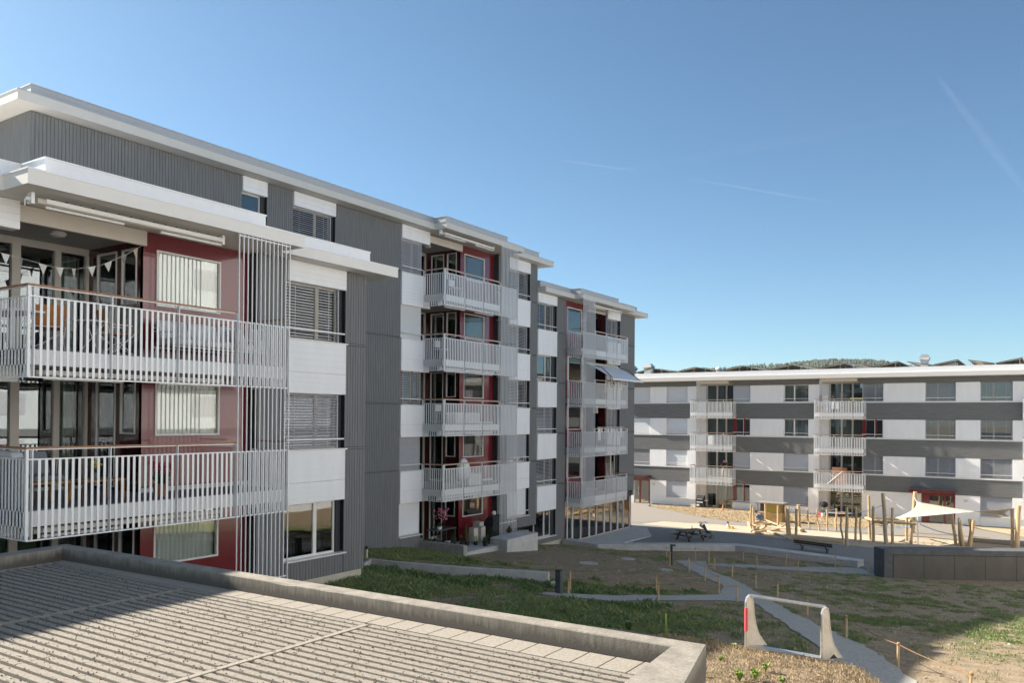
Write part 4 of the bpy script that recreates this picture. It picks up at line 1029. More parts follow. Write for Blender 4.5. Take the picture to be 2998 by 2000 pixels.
for i, (x, y, r, lb) in enumerate(((-16.1, 34.4, .32, 'round concrete manhole cover in the lawn, farthest of the three'), (-15.66, 29.7, .38, 'round concrete manhole cover in the bare soil, largest and nearest'), (-12.7, 30.6, .3, 'round concrete manhole cover close to the footpath'))):
    b = MB(); b.lathe((x, y, G(x, y)-.02), [(r, 0), (r, .055), (r*.9, .06)], 'stone', 20); tag(b.build('manhole_cover'), lb, 'manhole cover', 'manhole covers in the lawn')

# ------------------------------------------------------------------ little steel goal
def goal():
    P0 = Vector((-3.245, 10.51, -2.925)); P1 = Vector((-2.36, 10.74, -3.0)); D = (P1-P0); ux = Vector((D.x, D.y, 0)).normalized(); nx = Vector((.64, .77, 0))
    t = thing('football_goal', 'small weathered steel football goal with pink tape on one post', 'goal', tuple(P0))
    W = D.length; H = .655
    def pt(P, a, b_, z): return tuple(P+ux*a+nx*b_+Vector((0, 0, z)))
    for i, P in enumerate((P0, P1)):
        s = 1
        prof = [(0, 0), (0, H-.08), (.015, H-.03), (.05, H), (.085, H-.02), (.10, H-.10), (.115, H*.62), (.14, H*.42), (.18, H*.24), (.25, H*.09), (.30, 0)]
        b = MB(); b.hexa([pt(P, -.006, q[0], q[1]) for q in prof], [pt(P, .006, q[0], q[1]) for q in prof], 'goalplate'); pl = b.build('side_plate', t)
        b = MB(); b.tube([pt(P, 0, q[0], q[1]) for q in prof[:4]], .021, 'galv', 10); b.build('post', t)
        b = MB(); b.tube([pt(P, 0, q[0], q[1]) for q in prof[3:]], .010, 'goalplate', 8); b.build('rim', pl)
        if i == 1:
            b = MB(); b.hexa([pt(P, .007, .10, .0), pt(P, .007, .22, .0), pt(P, .007, .17, .055)], [pt(P, .009, .10, .0), pt(P, .009, .22, .0), pt(P, .009, .17, .055)], 'black'); b.build('hole', pl)
    b = MB(); b.tube([tuple(P0+nx*.05+Vector((0, 0, H))), tuple(P1+nx*.05+Vector((0, 0, H)))], .022, 'galv', 12); b.build('crossbar', t)
    b = MB(); b.hexa([pt(P0, 0, 0, -.02), tuple(P1+Vector((0, 0, -.02))), tuple(P1+nx*.16+Vector((0, 0, -.02))), pt(P0, 0, .16, -.02)], [pt(P0, 0, 0, .012), tuple(P1+Vector((0, 0, .012))), tuple(P1+nx*.16+Vector((0, 0, .012))), pt(P0, 0, .16, .012)], 'galv'); b.build('base_plate', t)
    b = MB(); b.tube([pt(P0, 0, 0, .20), pt(P0, 0, 0, .50)], .0235, 'tape', 12); b.build('tape', t)
goal()
b = MB(); b.blob((-2.40, 10.50, -3.12), (.30, .15, .13), 'stone', .35, 9); tag(b.build('stone', smooth=True), 'flat pale stone bedded under the right foot of the goal', 'stone')
b = MB(); b.blob((-12.05, 20.6, -5.0), (.22, .3, .25), 'stone', .4, 8); tag(b.build('stone', smooth=True), 'grey stone leaning at the end of the curving garden wall', 'stone')

# ------------------------------------------------------------------ picnic table, bench, stroller
def picnic():
    t = thing('picnic_table', 'dark wooden picnic table with fixed benches on the gravel', 'picnic table', (-17.8, 46.5, -7.2))
    u = Vector((.80, 1.62, 0)).normalized(); v = Vector((u.y, -u.x, 0)); c = Vector((-17.78, 46.6, -7.19))
    def bx(name, m, a0, a1, b0, b1, z0, z1):
        b = MB(); P = lambda a, q, z: tuple(c+u*a+v*q+Vector((0, 0, z)))
        b.hexa([P(a0, b0, z0), P(a1, b0, z0), P(a1, b1, z0), P(a0, b1, z0)], [P(a0, b0, z1), P(a1, b0, z1), P(a1, b1, z1), P(a0, b1, z1)], m); return b.build(name, t, bevel=.006)
    P = lambda a, q, z: tuple(c+u*a+v*q+Vector((0, 0, z)))
    for k in range(4): bx('top_plank', 'woodtable', -.85, .85, -.36+k*.183, -.36+k*.183+.17, .60, .64)
    for q in (-.72, .50):
        for k in range(2): bx('bench_plank', 'woodtable', -.85, .85, q+k*.115, q+k*.115+.105, .36, .40)
    for a in (-.55, .55):
        b = MB()
        for s in (-1, 1):
            b.hexa([P(a-.03, s*.62, 0), P(a+.03, s*.62, 0), P(a+.03, s*.52, 0), P(a-.03, s*.52, 0)], [P(a-.03, s*.25, .6), P(a+.03, s*.25, .6), P(a+.03, s*.15, .6), P(a-.03, s*.15, .6)], 'wooddark')
        b.hexa([P(a-.05, -.74, .29), P(a-.03, -.74, .29), P(a-.03, .74, .29), P(a-.05, .74, .29)], [P(a-.05, -.74, .36), P(a-.03, -.74, .36), P(a-.03, .74, .36), P(a-.05, .74, .36)], 'wooddark')
        b.build('trestle', t)
    b = MB(); b.lathe(P(.15, .0, .64), [(.035, 0), (.035, .16), (.012, .21), (.012, .24)], 'glass', 10); tag(b.build('bottle'), 'clear bottle standing on the picnic table', 'bottle')
picnic()
def bench():
    t = thing('park_bench', 'dark wooden backrest bench standing behind the seat wall', 'bench', (-10.7, 46.4, -7.2))
    a = Vector((-11.80, 46.75, 0)); c = Vector((-9.62, 46.1, 0)); u = (c-a).normalized(); v = Vector((-u.y, u.x, 0)); L = (c-a).length; z0 = -7.19
    P = lambda q, n, z: tuple(a+u*q+v*n+Vector((0, 0, z0+z)))
    def bx(name, m, q0, q1, n0, n1, z0_, z1_, dn=0):
        b = MB(); b.hexa([P(q0, n0, z0_), P(q1, n0, z0_), P(q1, n1, z0_), P(q0, n1, z0_)], [P(q0, n0+dn, z1_), P(q1, n0+dn, z1_), P(q1, n1+dn, z1_), P(q0, n1+dn, z1_)], m); return b.build(name, t, bevel=.005)
    bx('backrest', 'wooddark', 0, L, 0, .03, .37, .46, -.02); bx('backrest', 'wooddark', 0, L, -.03, .0, .475, .56, -.02)
    for k in range(3): bx('seat_slat', 'woodgrey', 0, L, .06+k*.13, .17+k*.13, .27, .30)
    for q in (.4, L-.4):
        b = MB(); b.box(0, 0, 0, 0, 0, 0) if False else None
        b.hexa([P(q-.03, .15, 0), P(q+.03, .15, 0), P(q+.03, .3, 0), P(q-.03, .3, 0)], [P(q-.03, .1, .27), P(q+.03, .1, .27), P(q+.03, .35, .27), P(q-.03, .35, .27)], 'metaldark')
        b.hexa([P(q-.025, .03, .25), P(q+.025, .03, .25), P(q+.025, .09, .25), P(q-.025, .09, .25)], [P(q-.025, -.075, .54), P(q+.025, -.075, .54), P(q+.025, -.045, .54), P(q-.025, -.045, .54)], 'metaldark'); b.build('leg', t)
bench()
def stroller():
    t = thing('stroller', 'black and pale pushchair parked behind the picnic table', 'pushchair', (-17.35, 48.3, -7.22))
    x, y, z = -17.3, 48.35, -7.22
    b = MB()
    for s in (-.2, .2):
        b.tube([(x-.52, y+s, z+.93), (x-.42, y+s, z+.85), (x-.1, y+s, z+.42), (x+.22, y+s, z+.12)], .013, 'metaldark', 6); b.tube([(x-.28, y+s, z+.66), (x-.25, y+s, z+.1)], .012, 'metaldark', 6); b.tube([(x-.1, y+s, z+.42), (x+.1, y+s, z+.4)], .01, 'metaldark', 6)
    b.tube([(x-.52, y-.2, z+.93), (x-.52, y+.2, z+.93)], .016, 'black', 6); b.build('frame', t)
    for wx, r in ((-.22, .11), (.2, .085)):
        for s in (-.24, .24):
            b = MB(); b.tube([(x+wx, y+s-.02, z+r), (x+wx, y+s+.02, z+r)], r, 'black', 14); w = b.build('wheel', t); b = MB(); b.tube([(x+wx, y+s-.025, z+r), (x+wx, y+s+.025, z+r)], r*.4, 'metal', 10); b.build('hub', w)
    b = MB(); b.hexa([(x-.12, y-.17, z+.34), (x+.14, y-.17, z+.30), (x+.14, y+.17, z+.30), (x-.12, y+.17, z+.34)], [(x-.12, y-.17, z+.40), (x+.16, y-.17, z+.36), (x+.16, y+.17, z+.36), (x-.12, y+.17, z+.40)], 'black')
    b.hexa([(x-.12, y-.17, z+.36), (x-.08, y-.17, z+.38), (x-.08, y+.17, z+.38), (x-.12, y+.17, z+.36)], [(x-.32, y-.17, z+.80), (x-.27, y-.17, z+.82), (x-.27, y+.17, z+.82), (x-.32, y+.17, z+.80)], 'black'); b.build('seat', t)
    b = MB(); k = 6; arc = [(x-.34+.0, z+.62)]+[(x-.24+.26*math.cos(R(170-i*24)), z+.70+.27*math.sin(R(170-i*24))) for i in range(k)]
    for (ax, azz), (cx, cz) in zip(arc[:-1], arc[1:]): b.hexa([(ax, y-.19, azz), (cx, y-.19, cz), (cx, y+.19, cz), (ax, y+.19, azz)], [(ax+.012, y-.19, azz-.012), (cx+.012, y-.19, cz-.012), (cx+.012, y+.19, cz-.012), (ax+.012, y+.19, azz-.012)], 'curtain')
    b.build('hood', t); b = MB(); b.blob((x-.12, y, z+.22), (.16, .15, .09), 'fabric', .3); b.build('basket', t)
stroller()

# ------------------------------------------------------------------ people
def body(name, label, joints, bones, mats_of, loc, group=None, extra=None):
    """one continuous skinned body from a joint graph: joints {id:(x,y,z,r)}"""
    ids = list(joints); me = bpy.data.meshes.new(name); L = Vector(loc)
    me.from_pydata([tuple(Vector(joints[i][:3])+L) for i in ids], [(ids.index(a), ids.index(c)) for a, c in bones], []); me.update()
    o = bpy.data.objects.new(name, me); C.objects.link(o); me.materials.append(M['skin'])
    sk = o.modifiers.new('skin', 'SKIN'); sk.use_smooth_shade = True
    for v, i in zip(me.skin_vertices[0].data, ids): v.radius = (joints[i][3],)*2; v.use_root = (i == 'pelvis')
    ss = o.modifiers.new('sub', 'SUBSURF'); ss.levels = 1; ss.render_levels = 2
    tag(o, label, 'person', group)
    return o
def cloth(par, name, m, parts, loc, n=10):
    b = MB(); L = Vector(loc)
    for pts, r in parts: b.tube([tuple(Vector(p)+L) for p in pts], r, m, n)
    o = b.build(name, par, smooth=True); return o
def head_parts(par, c, fwd, m='hair', r=.1):
    c = Vector(c); f = Vector(fwd).normalized(); rgt = f.cross(Vector((0, 0, 1))).normalized()
    b = MB(); b.blob(tuple(c-f*.018+Vector((0, 0, .025))), (r*1.02, r*1.02, r*1.05), m, .15); b.build('hair', par, smooth=True)
    b = MB(); b.blob(tuple(c+f*r*.95+Vector((0, 0, -.012))), (.014, .014, .02), 'skin', .05, 5)
    for s in (-1, 1): b.blob(tuple(c+rgt*s*r*.86+Vector((0, 0, -.01))), (.015, .015, .028), 'skin', .05, 5)
    b.build('nose_and_ears', par, smooth=True)
    b = MB()
    for s in (-1, 1): b.blob(tuple(c+f*r*.86+rgt*s*.033+Vector((0, 0, .012))), .011, 'black', 0, 4)
    b.blob(tuple(c+f*r*.84+Vector((0, 0, -.048))), (.022, .022, .006), 'redflower', 0, 4); b.build('eyes_and_mouth', par, smooth=True)
def hand_bones(J, B, wrist, d, side, k, s=1.0):
    w = Vector(J[wrist][:3]); d = Vector(d).normalized(); sd = Vector(side).normalized()
    J[k+'p'] = (*(w+d*.06*s), .026*s); B.append((wrist, k+'p'))
    for i, (o, l) in enumerate(((-.03, .065), (-.01, .075), (.01, .07), (.03, .055))):
        a = w+d*.095*s+sd*o*s; e = a+d*l*s*.8+Vector((0, 0, -.012))
        J[f'{k}f{i}'] = (*a, .010*s); J[f'{k}g{i}'] = (*e, .008*s); B += [(k+'p', f'{k}f{i}'), (f'{k}f{i}', f'{k}g{i}')]
    a = w+d*.05*s+sd*-.045*s; J[k+'t'] = (*a, .011*s); J[k+'u'] = (*(a+d*.04*s-sd*.012), .009*s); B += [(k+'p', k+'t'), (k+'t', k+'u')]
def standing():
    loc = (-23.2, 68.75, -5.04); J = {'pelvis': (0, 0, .88, .13), 'waist': (0, 0, 1.04, .115), 'chest': (0, -.01, 1.26, .135), 'neck': (0, -.01, 1.42, .05), 'head': (0, -.03, 1.55, .085), 'crown': (0, -.03, 1.61, .078)}
    B = [('pelvis', 'waist'), ('waist', 'chest'), ('chest', 'neck'), ('neck', 'head'), ('head', 'crown')]
    for s, k in ((-1, 'l'), (1, 'r')):
        J[k+'s'] = (s*.19, 0, 1.34, .055); J[k+'e'] = (s*.25, -.06, 1.10, .04); J[k+'w'] = (s*.16, -.25, 1.09, .028); B += [('chest', k+'s'), (k+'s', k+'e'), (k+'e', k+'w')]
        hand_bones(J, B, k+'w', (-s*.3, -1, -.1), (s, -.2, 0), k)
        J[k+'h'] = (s*.09, 0, .80, .095); J[k+'k'] = (s*.10, -.02, .45, .06); J[k+'a'] = (s*.10, .03, .08, .04); J[k+'t_'] = (s*.11, -.13, .03, .035); B += [('pelvis', k+'h'), (k+'h', k+'k'), (k+'k', k+'a'), (k+'a', k+'t_')]
    o = body('person', 'person in dark T-shirt standing on a lower balcony of the far building', J, B, None, loc)
    cloth(o, 'shirt', 'black', [([(0, 0, .92), (0, 0, 1.05), (0, -.01, 1.25), (0, -.01, 1.38)], [.165, .15, .175, .09]), ([(-.12, 0, 1.36), (-.24, -.03, 1.18)], [.085, .062]), ([(.12, 0, 1.36), (.24, -.03, 1.18)], [.085, .062])], loc, 14)
    cloth(o, 'trousers', 'trousers', [([(-.09, 0, .92), (-.10, -.02, .45), (-.10, .03, .1)], [.125, .085, .06]), ([(.09, 0, .92), (.10, -.02, .45), (.10, .03, .1)], [.125, .085, .06])], loc)
    head_parts(o, (loc[0], loc[1]-.03, loc[2]+1.58), (0, -1, 0), 'hair', .095)
standing()
def crouching():
    loc = (-17.6, 59.9, -7.53); J = {'pelvis': (.22, 0, .28, .13), 'waist': (.16, 0, .46, .12), 'chest': (-.02, 0, .64, .135), 'neck': (-.13, 0, .72, .05), 'head': (-.22, 0, .78, .085), 'crown': (-.27, 0, .83, .075)}
    B = [('pelvis', 'waist'), ('waist', 'chest'), ('chest', 'neck'), ('neck', 'head'), ('head', 'crown')]
    for s, k in ((-1, 'l'), (1, 'r')):
        J[k+'s'] = (-.03, s*.17, .66, .055); J[k+'e'] = (-.16, s*.2, .42, .042); J[k+'w'] = (-.34, s*.12, .30, .03); B += [('chest', k+'s'), (k+'s', k+'e'), (k+'e', k+'w')]
        hand_bones(J, B, k+'w', (-1, -s*.3, -.5), (0, s, 0), k)
        J[k+'k'] = (-.2, s*.14, .42, .07); J[k+'a'] = (.02, s*.14, .07, .045); J[k+'t_'] = (-.14, s*.15, .03, .035); J[k+'h'] = (.16, s*.1, .28, .1); B += [('pelvis', k+'h'), (k+'h', k+'k'), (k+'k', k+'a'), (k+'a', k+'t_')]
    o = body('person', 'person in blue-grey shirt crouching among the playground logs', J, B, None, loc)
    cloth(o, 'shirt', 'shirtblue', [([(.27, 0, .26), (.2, 0, .42), (.08, 0, .58), (-.08, 0, .70)], [.16, .17, .18, .09]), ([(0, -.12, .67), (-.15, -.2, .45)], [.09, .065]), ([(0, .12, .67), (-.15, .2, .45)], [.09, .065])], loc, 14)
    cloth(o, 'trousers', 'woodgrey', [([(.22, s*.1, .25), (-.2, s*.14, .42)], [.14, .09]) for s in (-1, 1)]+[([(-.2, s*.14, .42), (.02, s*.14, .1)], [.09, .06]) for s in (-1, 1)], loc)
    head_parts(o, (loc[0]-.25, loc[1], loc[2]+.80), (-1, 0, -.4), 'hair', .09)
crouching()
def child():
    loc = (-18.1, 54.4, -7.38); J = {'pelvis': (0, 0, .08, .08), 'chest': (.01, 0, .25, .075), 'neck': (.02, 0, .32, .032), 'head': (.03, 0, .39, .06), 'crown': (.03, 0, .43, .055)}
    B = [('pelvis', 'chest'), ('chest', 'neck'), ('neck', 'head'), ('head', 'crown')]
    for s, k in ((-1, 'l'), (1, 'r')):
        J[k+'s'] = (.01, s*.09, .27, .03); J[k+'e'] = (.09, s*.11, .18, .024); J[k+'w'] = (.18, s*.07, .15, .018); B += [('chest', k+'s'), (k+'s', k+'e'), (k+'e', k+'w')]
        hand_bones(J, B, k+'w', (1, -s*.2, -.3), (0, s, 0), k, .6)
        J[k+'k'] = (.2, s*.09, .13, .042); J[k+'a'] = (.36, s*.08, .04, .028); J[k+'t_'] = (.39, s*.08, .09, .022); B += [('pelvis', k+'k'), (k+'k', k+'a'), (k+'a', k+'t_')]
    o = body('person', 'small child in white shirt sitting on the sand beside a yellow bucket', J, B, None, loc)
    cloth(o, 'shirt', 'shirtwhite', [([(0, 0, .05), (0, 0, .15), (.01, 0, .28)], [.11, .1, .06]), ([(.01, -.07, .28), (.08, -.12, .19)], [.045, .035]), ([(.01, .07, .28), (.08, .12, .19)], [.045, .035])], loc, 12)
    cloth(o, 'trousers', 'yellow', [([(.02, s*.05, .08), (.2, s*.09, .13), (.3, s*.085, .07)], [.065, .05, .04]) for s in (-1, 1)], loc)
    head_parts(o, (loc[0]+.03, loc[1], loc[2]+.41), (1, 0, -.2), 'hair', .068)
child()
t = thing('bucket', 'yellow toy bucket on the sand beside the child', 'bucket', (-17.72, 54.3, -7.38)); b = MB(); b.lathe((-17.72, 54.3, -7.38), [(.075, 0), (.10, .18), (.105, .185), (.095, .186), (.07, .02)], 'yellow', 14); b.build('body', t); b = MB(); b.tube([(-17.82, 54.3, -7.2), (-17.78, 54.3, -7.12), (-17.66, 54.3, -7.12), (-17.62, 54.3, -7.2)], .006, 'framew', 5); b.build('handle', t)

# ------------------------------------------------------------------ playground of round timber
def log(p, q, r0=.085, r1=None, name='log', parent=None, m='timber', n=10, wob=.03, seg=7, bend=(0, 0)):
    p, q = Vector(p), Vector(q); r1 = r1 or r0*.85; L = (q-p).length; d = (q-p).normalized()
    a = Vector((0, 0, 1)) if abs(d.z) < .8 else Vector((1, 0, 0)); s = d.cross(a).normalized(); t = d.cross(s); k = random.uniform(0, 50); pts = []; rs = []
    for i in range(seg+1):
        f = i/seg; e = math.sin(math.pi*f)
        v = p.lerp(q, f)+s*(wob*e*2*noise.noise(Vector((k, f*2, 0)))+bend[0]*e)+t*(wob*2*e*noise.noise(Vector((k, f*2, 9)))+bend[1]*e)
        pts.append(tuple(v)); rs.append((r0+(r1-r0)*f)*(1+.10*noise.noise(Vector((k, f*5, 3)))))
    b = MB(); b.tube(pts, rs, m, n); return b.build(name, parent, smooth=False)
PG = [((-16.67, 55.68), (-16.76, -5.94), .08, 'thin upright log at the left corner of the log nest, slightly behind the front one'), ((-16.71, 55.06), (-16.47-.25, -5.72), .075, 'leaning log at the far left of the log nest'),
      ((-17.32, 60.78), (-17.4, -6.17), .10, 'upright log in front of the painted playhouse, left one'), ((-15.5, 57.41), (-15.56, -5.89), .09, 'upright log in front of the painted playhouse, right one'),
      ((-13.95, 53.84), (-14.1, -5.65), .08, 'front log of the crossed pair right of the log nest'), ((-14.97, 57.9), (-14.96, -5.93), .08, 'straight back log of the group right of the log nest'), ((-13.7, 53.56), (-13.9, -5.68), .10, 'leaning log beside the crossed pair right of the log nest'),
      ((-12.89, 51.62), (-12.87, -5.44), .10, 'grey shaded log standing behind the bench left end'), ((-14.13, 57.53), (-14.21, -5.76), .15, 'thick pale log with cut top left of the four thin poles'),
      ((-13.48, 57.56), (-13.6, -5.97), .065, 'first of four thin crooked poles from the left'), ((-12.89, 57.55), (-12.98, -5.98), .065, 'second of four thin crooked poles from the left'), ((-12.31, 57.54), (-12.37, -5.94), .07, 'third of four thin crooked poles from the left'), ((-11.88, 58.22), (-11.9, -5.94), .075, 'fourth of four thin crooked poles from the left'),
      ((-10.39, 52.75), (-10.5, -5.85), .07, 'short crooked dark log just left of the tall thick one by the lying trunk'), ((-9.71, 50.33), (-9.72, -5.02), .11, 'tall thick straight log at the right end of the lying trunk'), ((-9.74, 53.11), (-9.73, -5.21), .085, 'pale upright log with a metal clamp'),
      ((-9.31, 52.2), (-9.3, -5.71), .075, 'short upright log right of the clamped log'), ((-9.14, 54.46), (-9.23, -4.63), .10, 'tall squared log leaning behind the climbing beams'), ((-8.8, 53.54), (-8.82, -5.17), .10, 'upright log carrying the left end of the climbing beams'),
      ((-7.98, 52.96), (-8.2, -4.31), .14, 'tallest log, grey and jointed, in front of the climbing beams'), ((-7.7, 53.21), (-7.7, -5.17), .10, 'straight reddish log carrying the climbing beams'), ((-7.21, 55.35), (-7.2, -5.92), .10, 'shorter log at the right end of the climbing beams, back one'),
      ((-6.79, 54.05), (-6.78, -5.74), .105, 'shorter log at the right end of the climbing beams, front one'), ((-4.55, 55.77), (-4.79, -5.57), .11, 'leaning log at the right end of the chain walk'), ((-4.32, 55.35), (-4.39, -5.74), .09, 'left log of the narrow V right of the chain walk'),
      ((-4.12, 55.19), (-4.33, -5.83), .10, 'second log of the narrow V, tipped left'), ((-3.8, 57.2), (-4.0, -5.95), .08, 'small log behind the wide V under the sail'), ((-3.86, 55.27), (-3.62, -5.8), .12, 'thick log tipped right under the sail'), ((-3.95, 55.5), (-3.73, -5.79), .09, 'thinner log tipped right, tucked behind the thick one'),
      ((-1.7, 56.25), (-1.71, -5.12), .12, 'left log of the tall pair that anchors the sail'), ((-1.47, 56.06), (-1.37, -4.87), .16, 'thickest log of the pair that anchors the right tip of the sail'), ((-7.62, 60.9), (-7.42, -4.74), .16, 'leaning log that holds the left rear corner of the sail')]
for (x, y), (tx, tz), r, lb in PG:
    ry = y; o = log((x, ry, terr(x, y)-.3), (tx, ry, tz), r*.88, r*.77, 'wooden_post', m='timberold' if ('grey' in lb or 'dark' in lb) else 'timber', wob=.09 if 'crooked' in lb else .03)
    tag(o, lb, 'timber post', 'upright logs of the playground')
def T_(o, lb, cat='log', g=None): return tag(o, lb, cat, g)
lo = 'lying and slanting logs of the playground'
T_(log((-13.05, 51.4, -7.2), (-10.1, 51.4, -7.2), .125, .11), 'long trunk lying on the gravel behind the bench', 'log', lo)
for p, q, r, lb in (((-17.0, 55.5, -7.14), (-13.85, 54.2, -7.02), .075, 'long front rail of the log nest'), ((-17.1, 55.7, -7.0), (-16.0, 52.9, -7.22), .09, 'grey log sloping from the left end of the nest to the gravel'), ((-15.9, 52.9, -7.25), (-14.9, 51.9, -7.25), .08, 'low log in front of the nest, left'), ((-15.9, 53.0, -7.25), (-14.5, 53.9, -7.1), .08, 'log crossing the front of the nest'),
                   ((-15.2, 53.5, -7.2), (-13.7, 52.1, -7.28), .085, 'log sloping down at the right front of the nest'), ((-17.1, 56.3, -7.25), (-17.0, 59.8, -7.25), .06, 'left side rail of the nest running back'), ((-17.0, 59.6, -7.25), (-15.4, 57.6, -7.3), .06, 'back rail of the nest'), ((-15.5, 57.2, -7.3), (-13.7, 56.5, -7.28), .06, 'thin rail between the right posts of the nest'),
                   ((-17.2, 56, -7.3), (-16.5, 56.3, -6.95), .12, 'pale stump end at the left corner of the nest'), ((-14.3, 57.3, -7.2), (-13.55, 55.6, -7.25), .11, 'short log at the foot of the thick cut post'), ((-15.9, 54.6, -7.2), (-15.4, 54.0, -6.9), .11, 'pale split log leaning in the middle of the nest'), ((-16.3, 55.0, -7.25), (-15.5, 55.4, -6.95), .14, 'wide pale half log inside the nest'), ((-15.0, 54.9, -7.3), (-14.6, 55.6, -6.95), .06, 'thin stick leaning in the nest')):
    T_(log(p, q, r, r*.85), lb, 'log', lo)
for x, y, lb in ((-14.1, 50.9, 'short red brown cut block on the gravel in front of the nest'), (-13.2, 51.0, 'flat cut block near the end of the lying trunk'), (-15.6, 54.5, 'small cut block inside the nest'), (-13.0, 50.7, 'squared block at the left end of the lying trunk')):
    b = MB(); z = terr(x, y); b.hexa([(x-.16, y-.1, z), (x+.16, y-.08, z), (x+.15, y+.1, z), (x-.15, y+.1, z)], [(x-.15, y-.1, z+.16), (x+.17, y-.07, z+.15), (x+.14, y+.1, z+.15), (x-.15, y+.1, z+.17)], 'timberold'); tag(b.build('wood_block', bevel=.01), lb, 'wood block', 'cut blocks in the playground')
CB = thing('climbing_frame', 'ring of horizontal round beams between posts with a blue rope net', 'climbing frame', (-8, 54.5, -7.4))
for p, q, r in (((-9.4, 54.4, -6.02), (-8.0, 53.3, -6.14), .10), ((-8.75, 53.45, -6.10), (-6.5, 53.9, -6.10), .085), ((-9.3, 56.6, -6.2), (-7.9, 57.4, -6.25), .075), ((-8.0, 57.4, -6.2), (-6.95, 55.4, -6.12), .08), ((-9.25, 54.5, -6.2), (-9.2, 56.8, -6.2), .07)):
    log(p, q, r, r*.9, 'beam', CB)
b = MB()
def netpt(u, v):   # sagging net surface
    x = -9.0+2.2*u; y = 54.0+3.0*v; return (x, y, -6.25-.28*math.sin(math.pi*u)*math.sin(math.pi*v)-.1)
for i in range(7): b.tube([netpt(i/6, v/8) for v in range(9)], .012, 'ropeblue', 5)
for j in range(7): b.tube([netpt(u/8, j/6) for u in range(9)], .012, 'ropeblue', 5)
o = b.build('net', CB)
CH = thing('chain_walk', 'blue hanging rope walk between the climbing beams and the leaning logs', 'rope walk', (-5.4, 54.8, -6.6))
b = MB()
for s in (-.12, .12): b.tube([(-6.35+1.85*t/10, 54.1+1.5*t/10+s, -6.12-.68*t/10-.10*math.sin(math.pi*t/10)) for t in range(11)], .016, 'ropeblue', 6)
for i in range(12):
    t = (i+.5)/12; b.tube([(-6.35+1.85*t, 54.1+1.5*t-.14, -6.12-.68*t-.10*math.sin(math.pi*t)+.02), (-6.35+1.85*t, 54.1+1.5*t+.14, -6.12-.68*t-.1*math.sin(math.pi*t)-.05)], .022, 'galv', 6)
b.build('rope', CH)
HR = thing('hand_rope', 'blue hand rope strung high from the clamped log to the tallest log', 'rope', (-9.5, 54, -5.5))
b = MB(); b.tube([(-15.0, 57.6, -6.05), (-13.4, 57.5, -6.2), (-12.3, 57.5, -6.18), (-11.0, 55.5, -5.95), (-9.75, 53.1, -5.62), (-8.9, 53.5, -5.4), (-8.1, 52.95, -4.95)], .016, 'ropeblue', 6)
b.tube([(-9.75, 53.1, -5.62), (-9.72, 53.1, -6.5), (-9.3, 53.3, -6.6), (-8.85, 53.5, -6.2)], .009, 'ropeblue', 5); b.build('rope', HR)
W3 = MB()
for z in (-6.5, -7.0): W3.tube([(-14.1, 57.45, z), (-13.5, 57.5, z-.02), (-12.9, 57.5, z), (-12.3, 57.5, z), (-11.9, 58.2, z)], .010, 'black', 5)
tag(W3.build('guard_rope'), 'thin dark ropes linking the four thin crooked poles', 'rope')
# shade sail: a twisted sheet held at four corners
sa = [Vector((-7.25, 60.3, -5.35)), Vector((-1.5, 56.1, -5.03)), Vector((-7.72, 53.5, -5.86)), Vector((-2.0, 61.5, -6.1))]
SLt = thing('shade_sail', 'cream shade sail stretched low between posts above the playground', 'shade sail', (-4.8, 57, -7.4))
b = MB(); N = 20; k0 = len(b.v); i_ = b.mi('sail')
A_, Bq, Cq, Dq = sa[2], sa[0], sa[1], sa[3]     # ring: front left, rear left, right tip, rear right
ring = [sa[2], sa[0], sa[3], sa[1]]
for j in range(N+1):
    for i in range(N+1):
        u, v = i/N, j/N
        p = ring[0]*(1-u)*(1-v)+ring[1]*(1-u)*v+ring[3]*u*(1-v)+ring[2]*u*v
        c = (ring[0]+ring[1]+ring[2]+ring[3])/4; e = max(abs(2*u-1), abs(2*v-1)); lat = (1-(min(abs(2*u-1), abs(2*v-1)))**2)*e*.13
        p = p.lerp(c, lat); b.v.append(tuple(p))
for j in range(N):
    for i in range(N): a = j*(N+1)+i; b.f.append((a, a+1, a+N+2, a+N+1)); b.m.append(i_)
o = b.build('cloth', SLt, smooth=True); so_ = o.modifiers.new('thick', 'SOLIDIFY'); so_.thickness = .006
b = MB(); b.tube([tuple(sa[1]), (-1.42, 56.06, -4.98)], .012, 'framew', 6); b.tube([tuple(sa[0]), (-7.5, 60.85, -5.1)], .015, 'metal', 6); b.tube([tuple(sa[0]), (-7.1, 60.3, -5.6)], .02, 'metal', 6); b.build('shackle', SLt)
b = MB(); b.tube([(-6.42, 54.1, -7.4), (-6.46, 54.1, -5.7)], .022, 'framew', 8); b.build('pole', SLt)
# playhouse
PHs = thing('playhouse', 'small wooden playhouse with a colourful painted upper panel', 'playhouse', (-17.2, 61.2, -7.55))
b = MB(); b.box(-18.15, -16.3, 61.2, 62.4, -7.6, -6.86, 'shedwood'); b.build('base', PHs, bevel=.01)
for x in (-18.13, -17.62, -16.36): b = MB(); b.box(x, x+.07, 61.22, 61.30, -6.86, -6.15, 'shedwood'); b.build('corner_post', PHs)
b = MB(); b.box(-17.55, -16.38, 61.31, 61.34, -6.84, -6.2, 'paintcol'); b.build('painted_panel', PHs)
b = MB(); b.box(-18.1, -17.63, 61.9, 61.94, -6.86, -6.2, 'room'); b.box(-18.1, -16.4, 62.3, 62.36, -6.86, -6.2, 'shedwood'); b.build('rear_panel', PHs)
b = MB(); b.box(-18.25, -16.2, 61.1, 62.5, -6.2, -6.13, 'woodgrey'); b.build('roof', PHs)

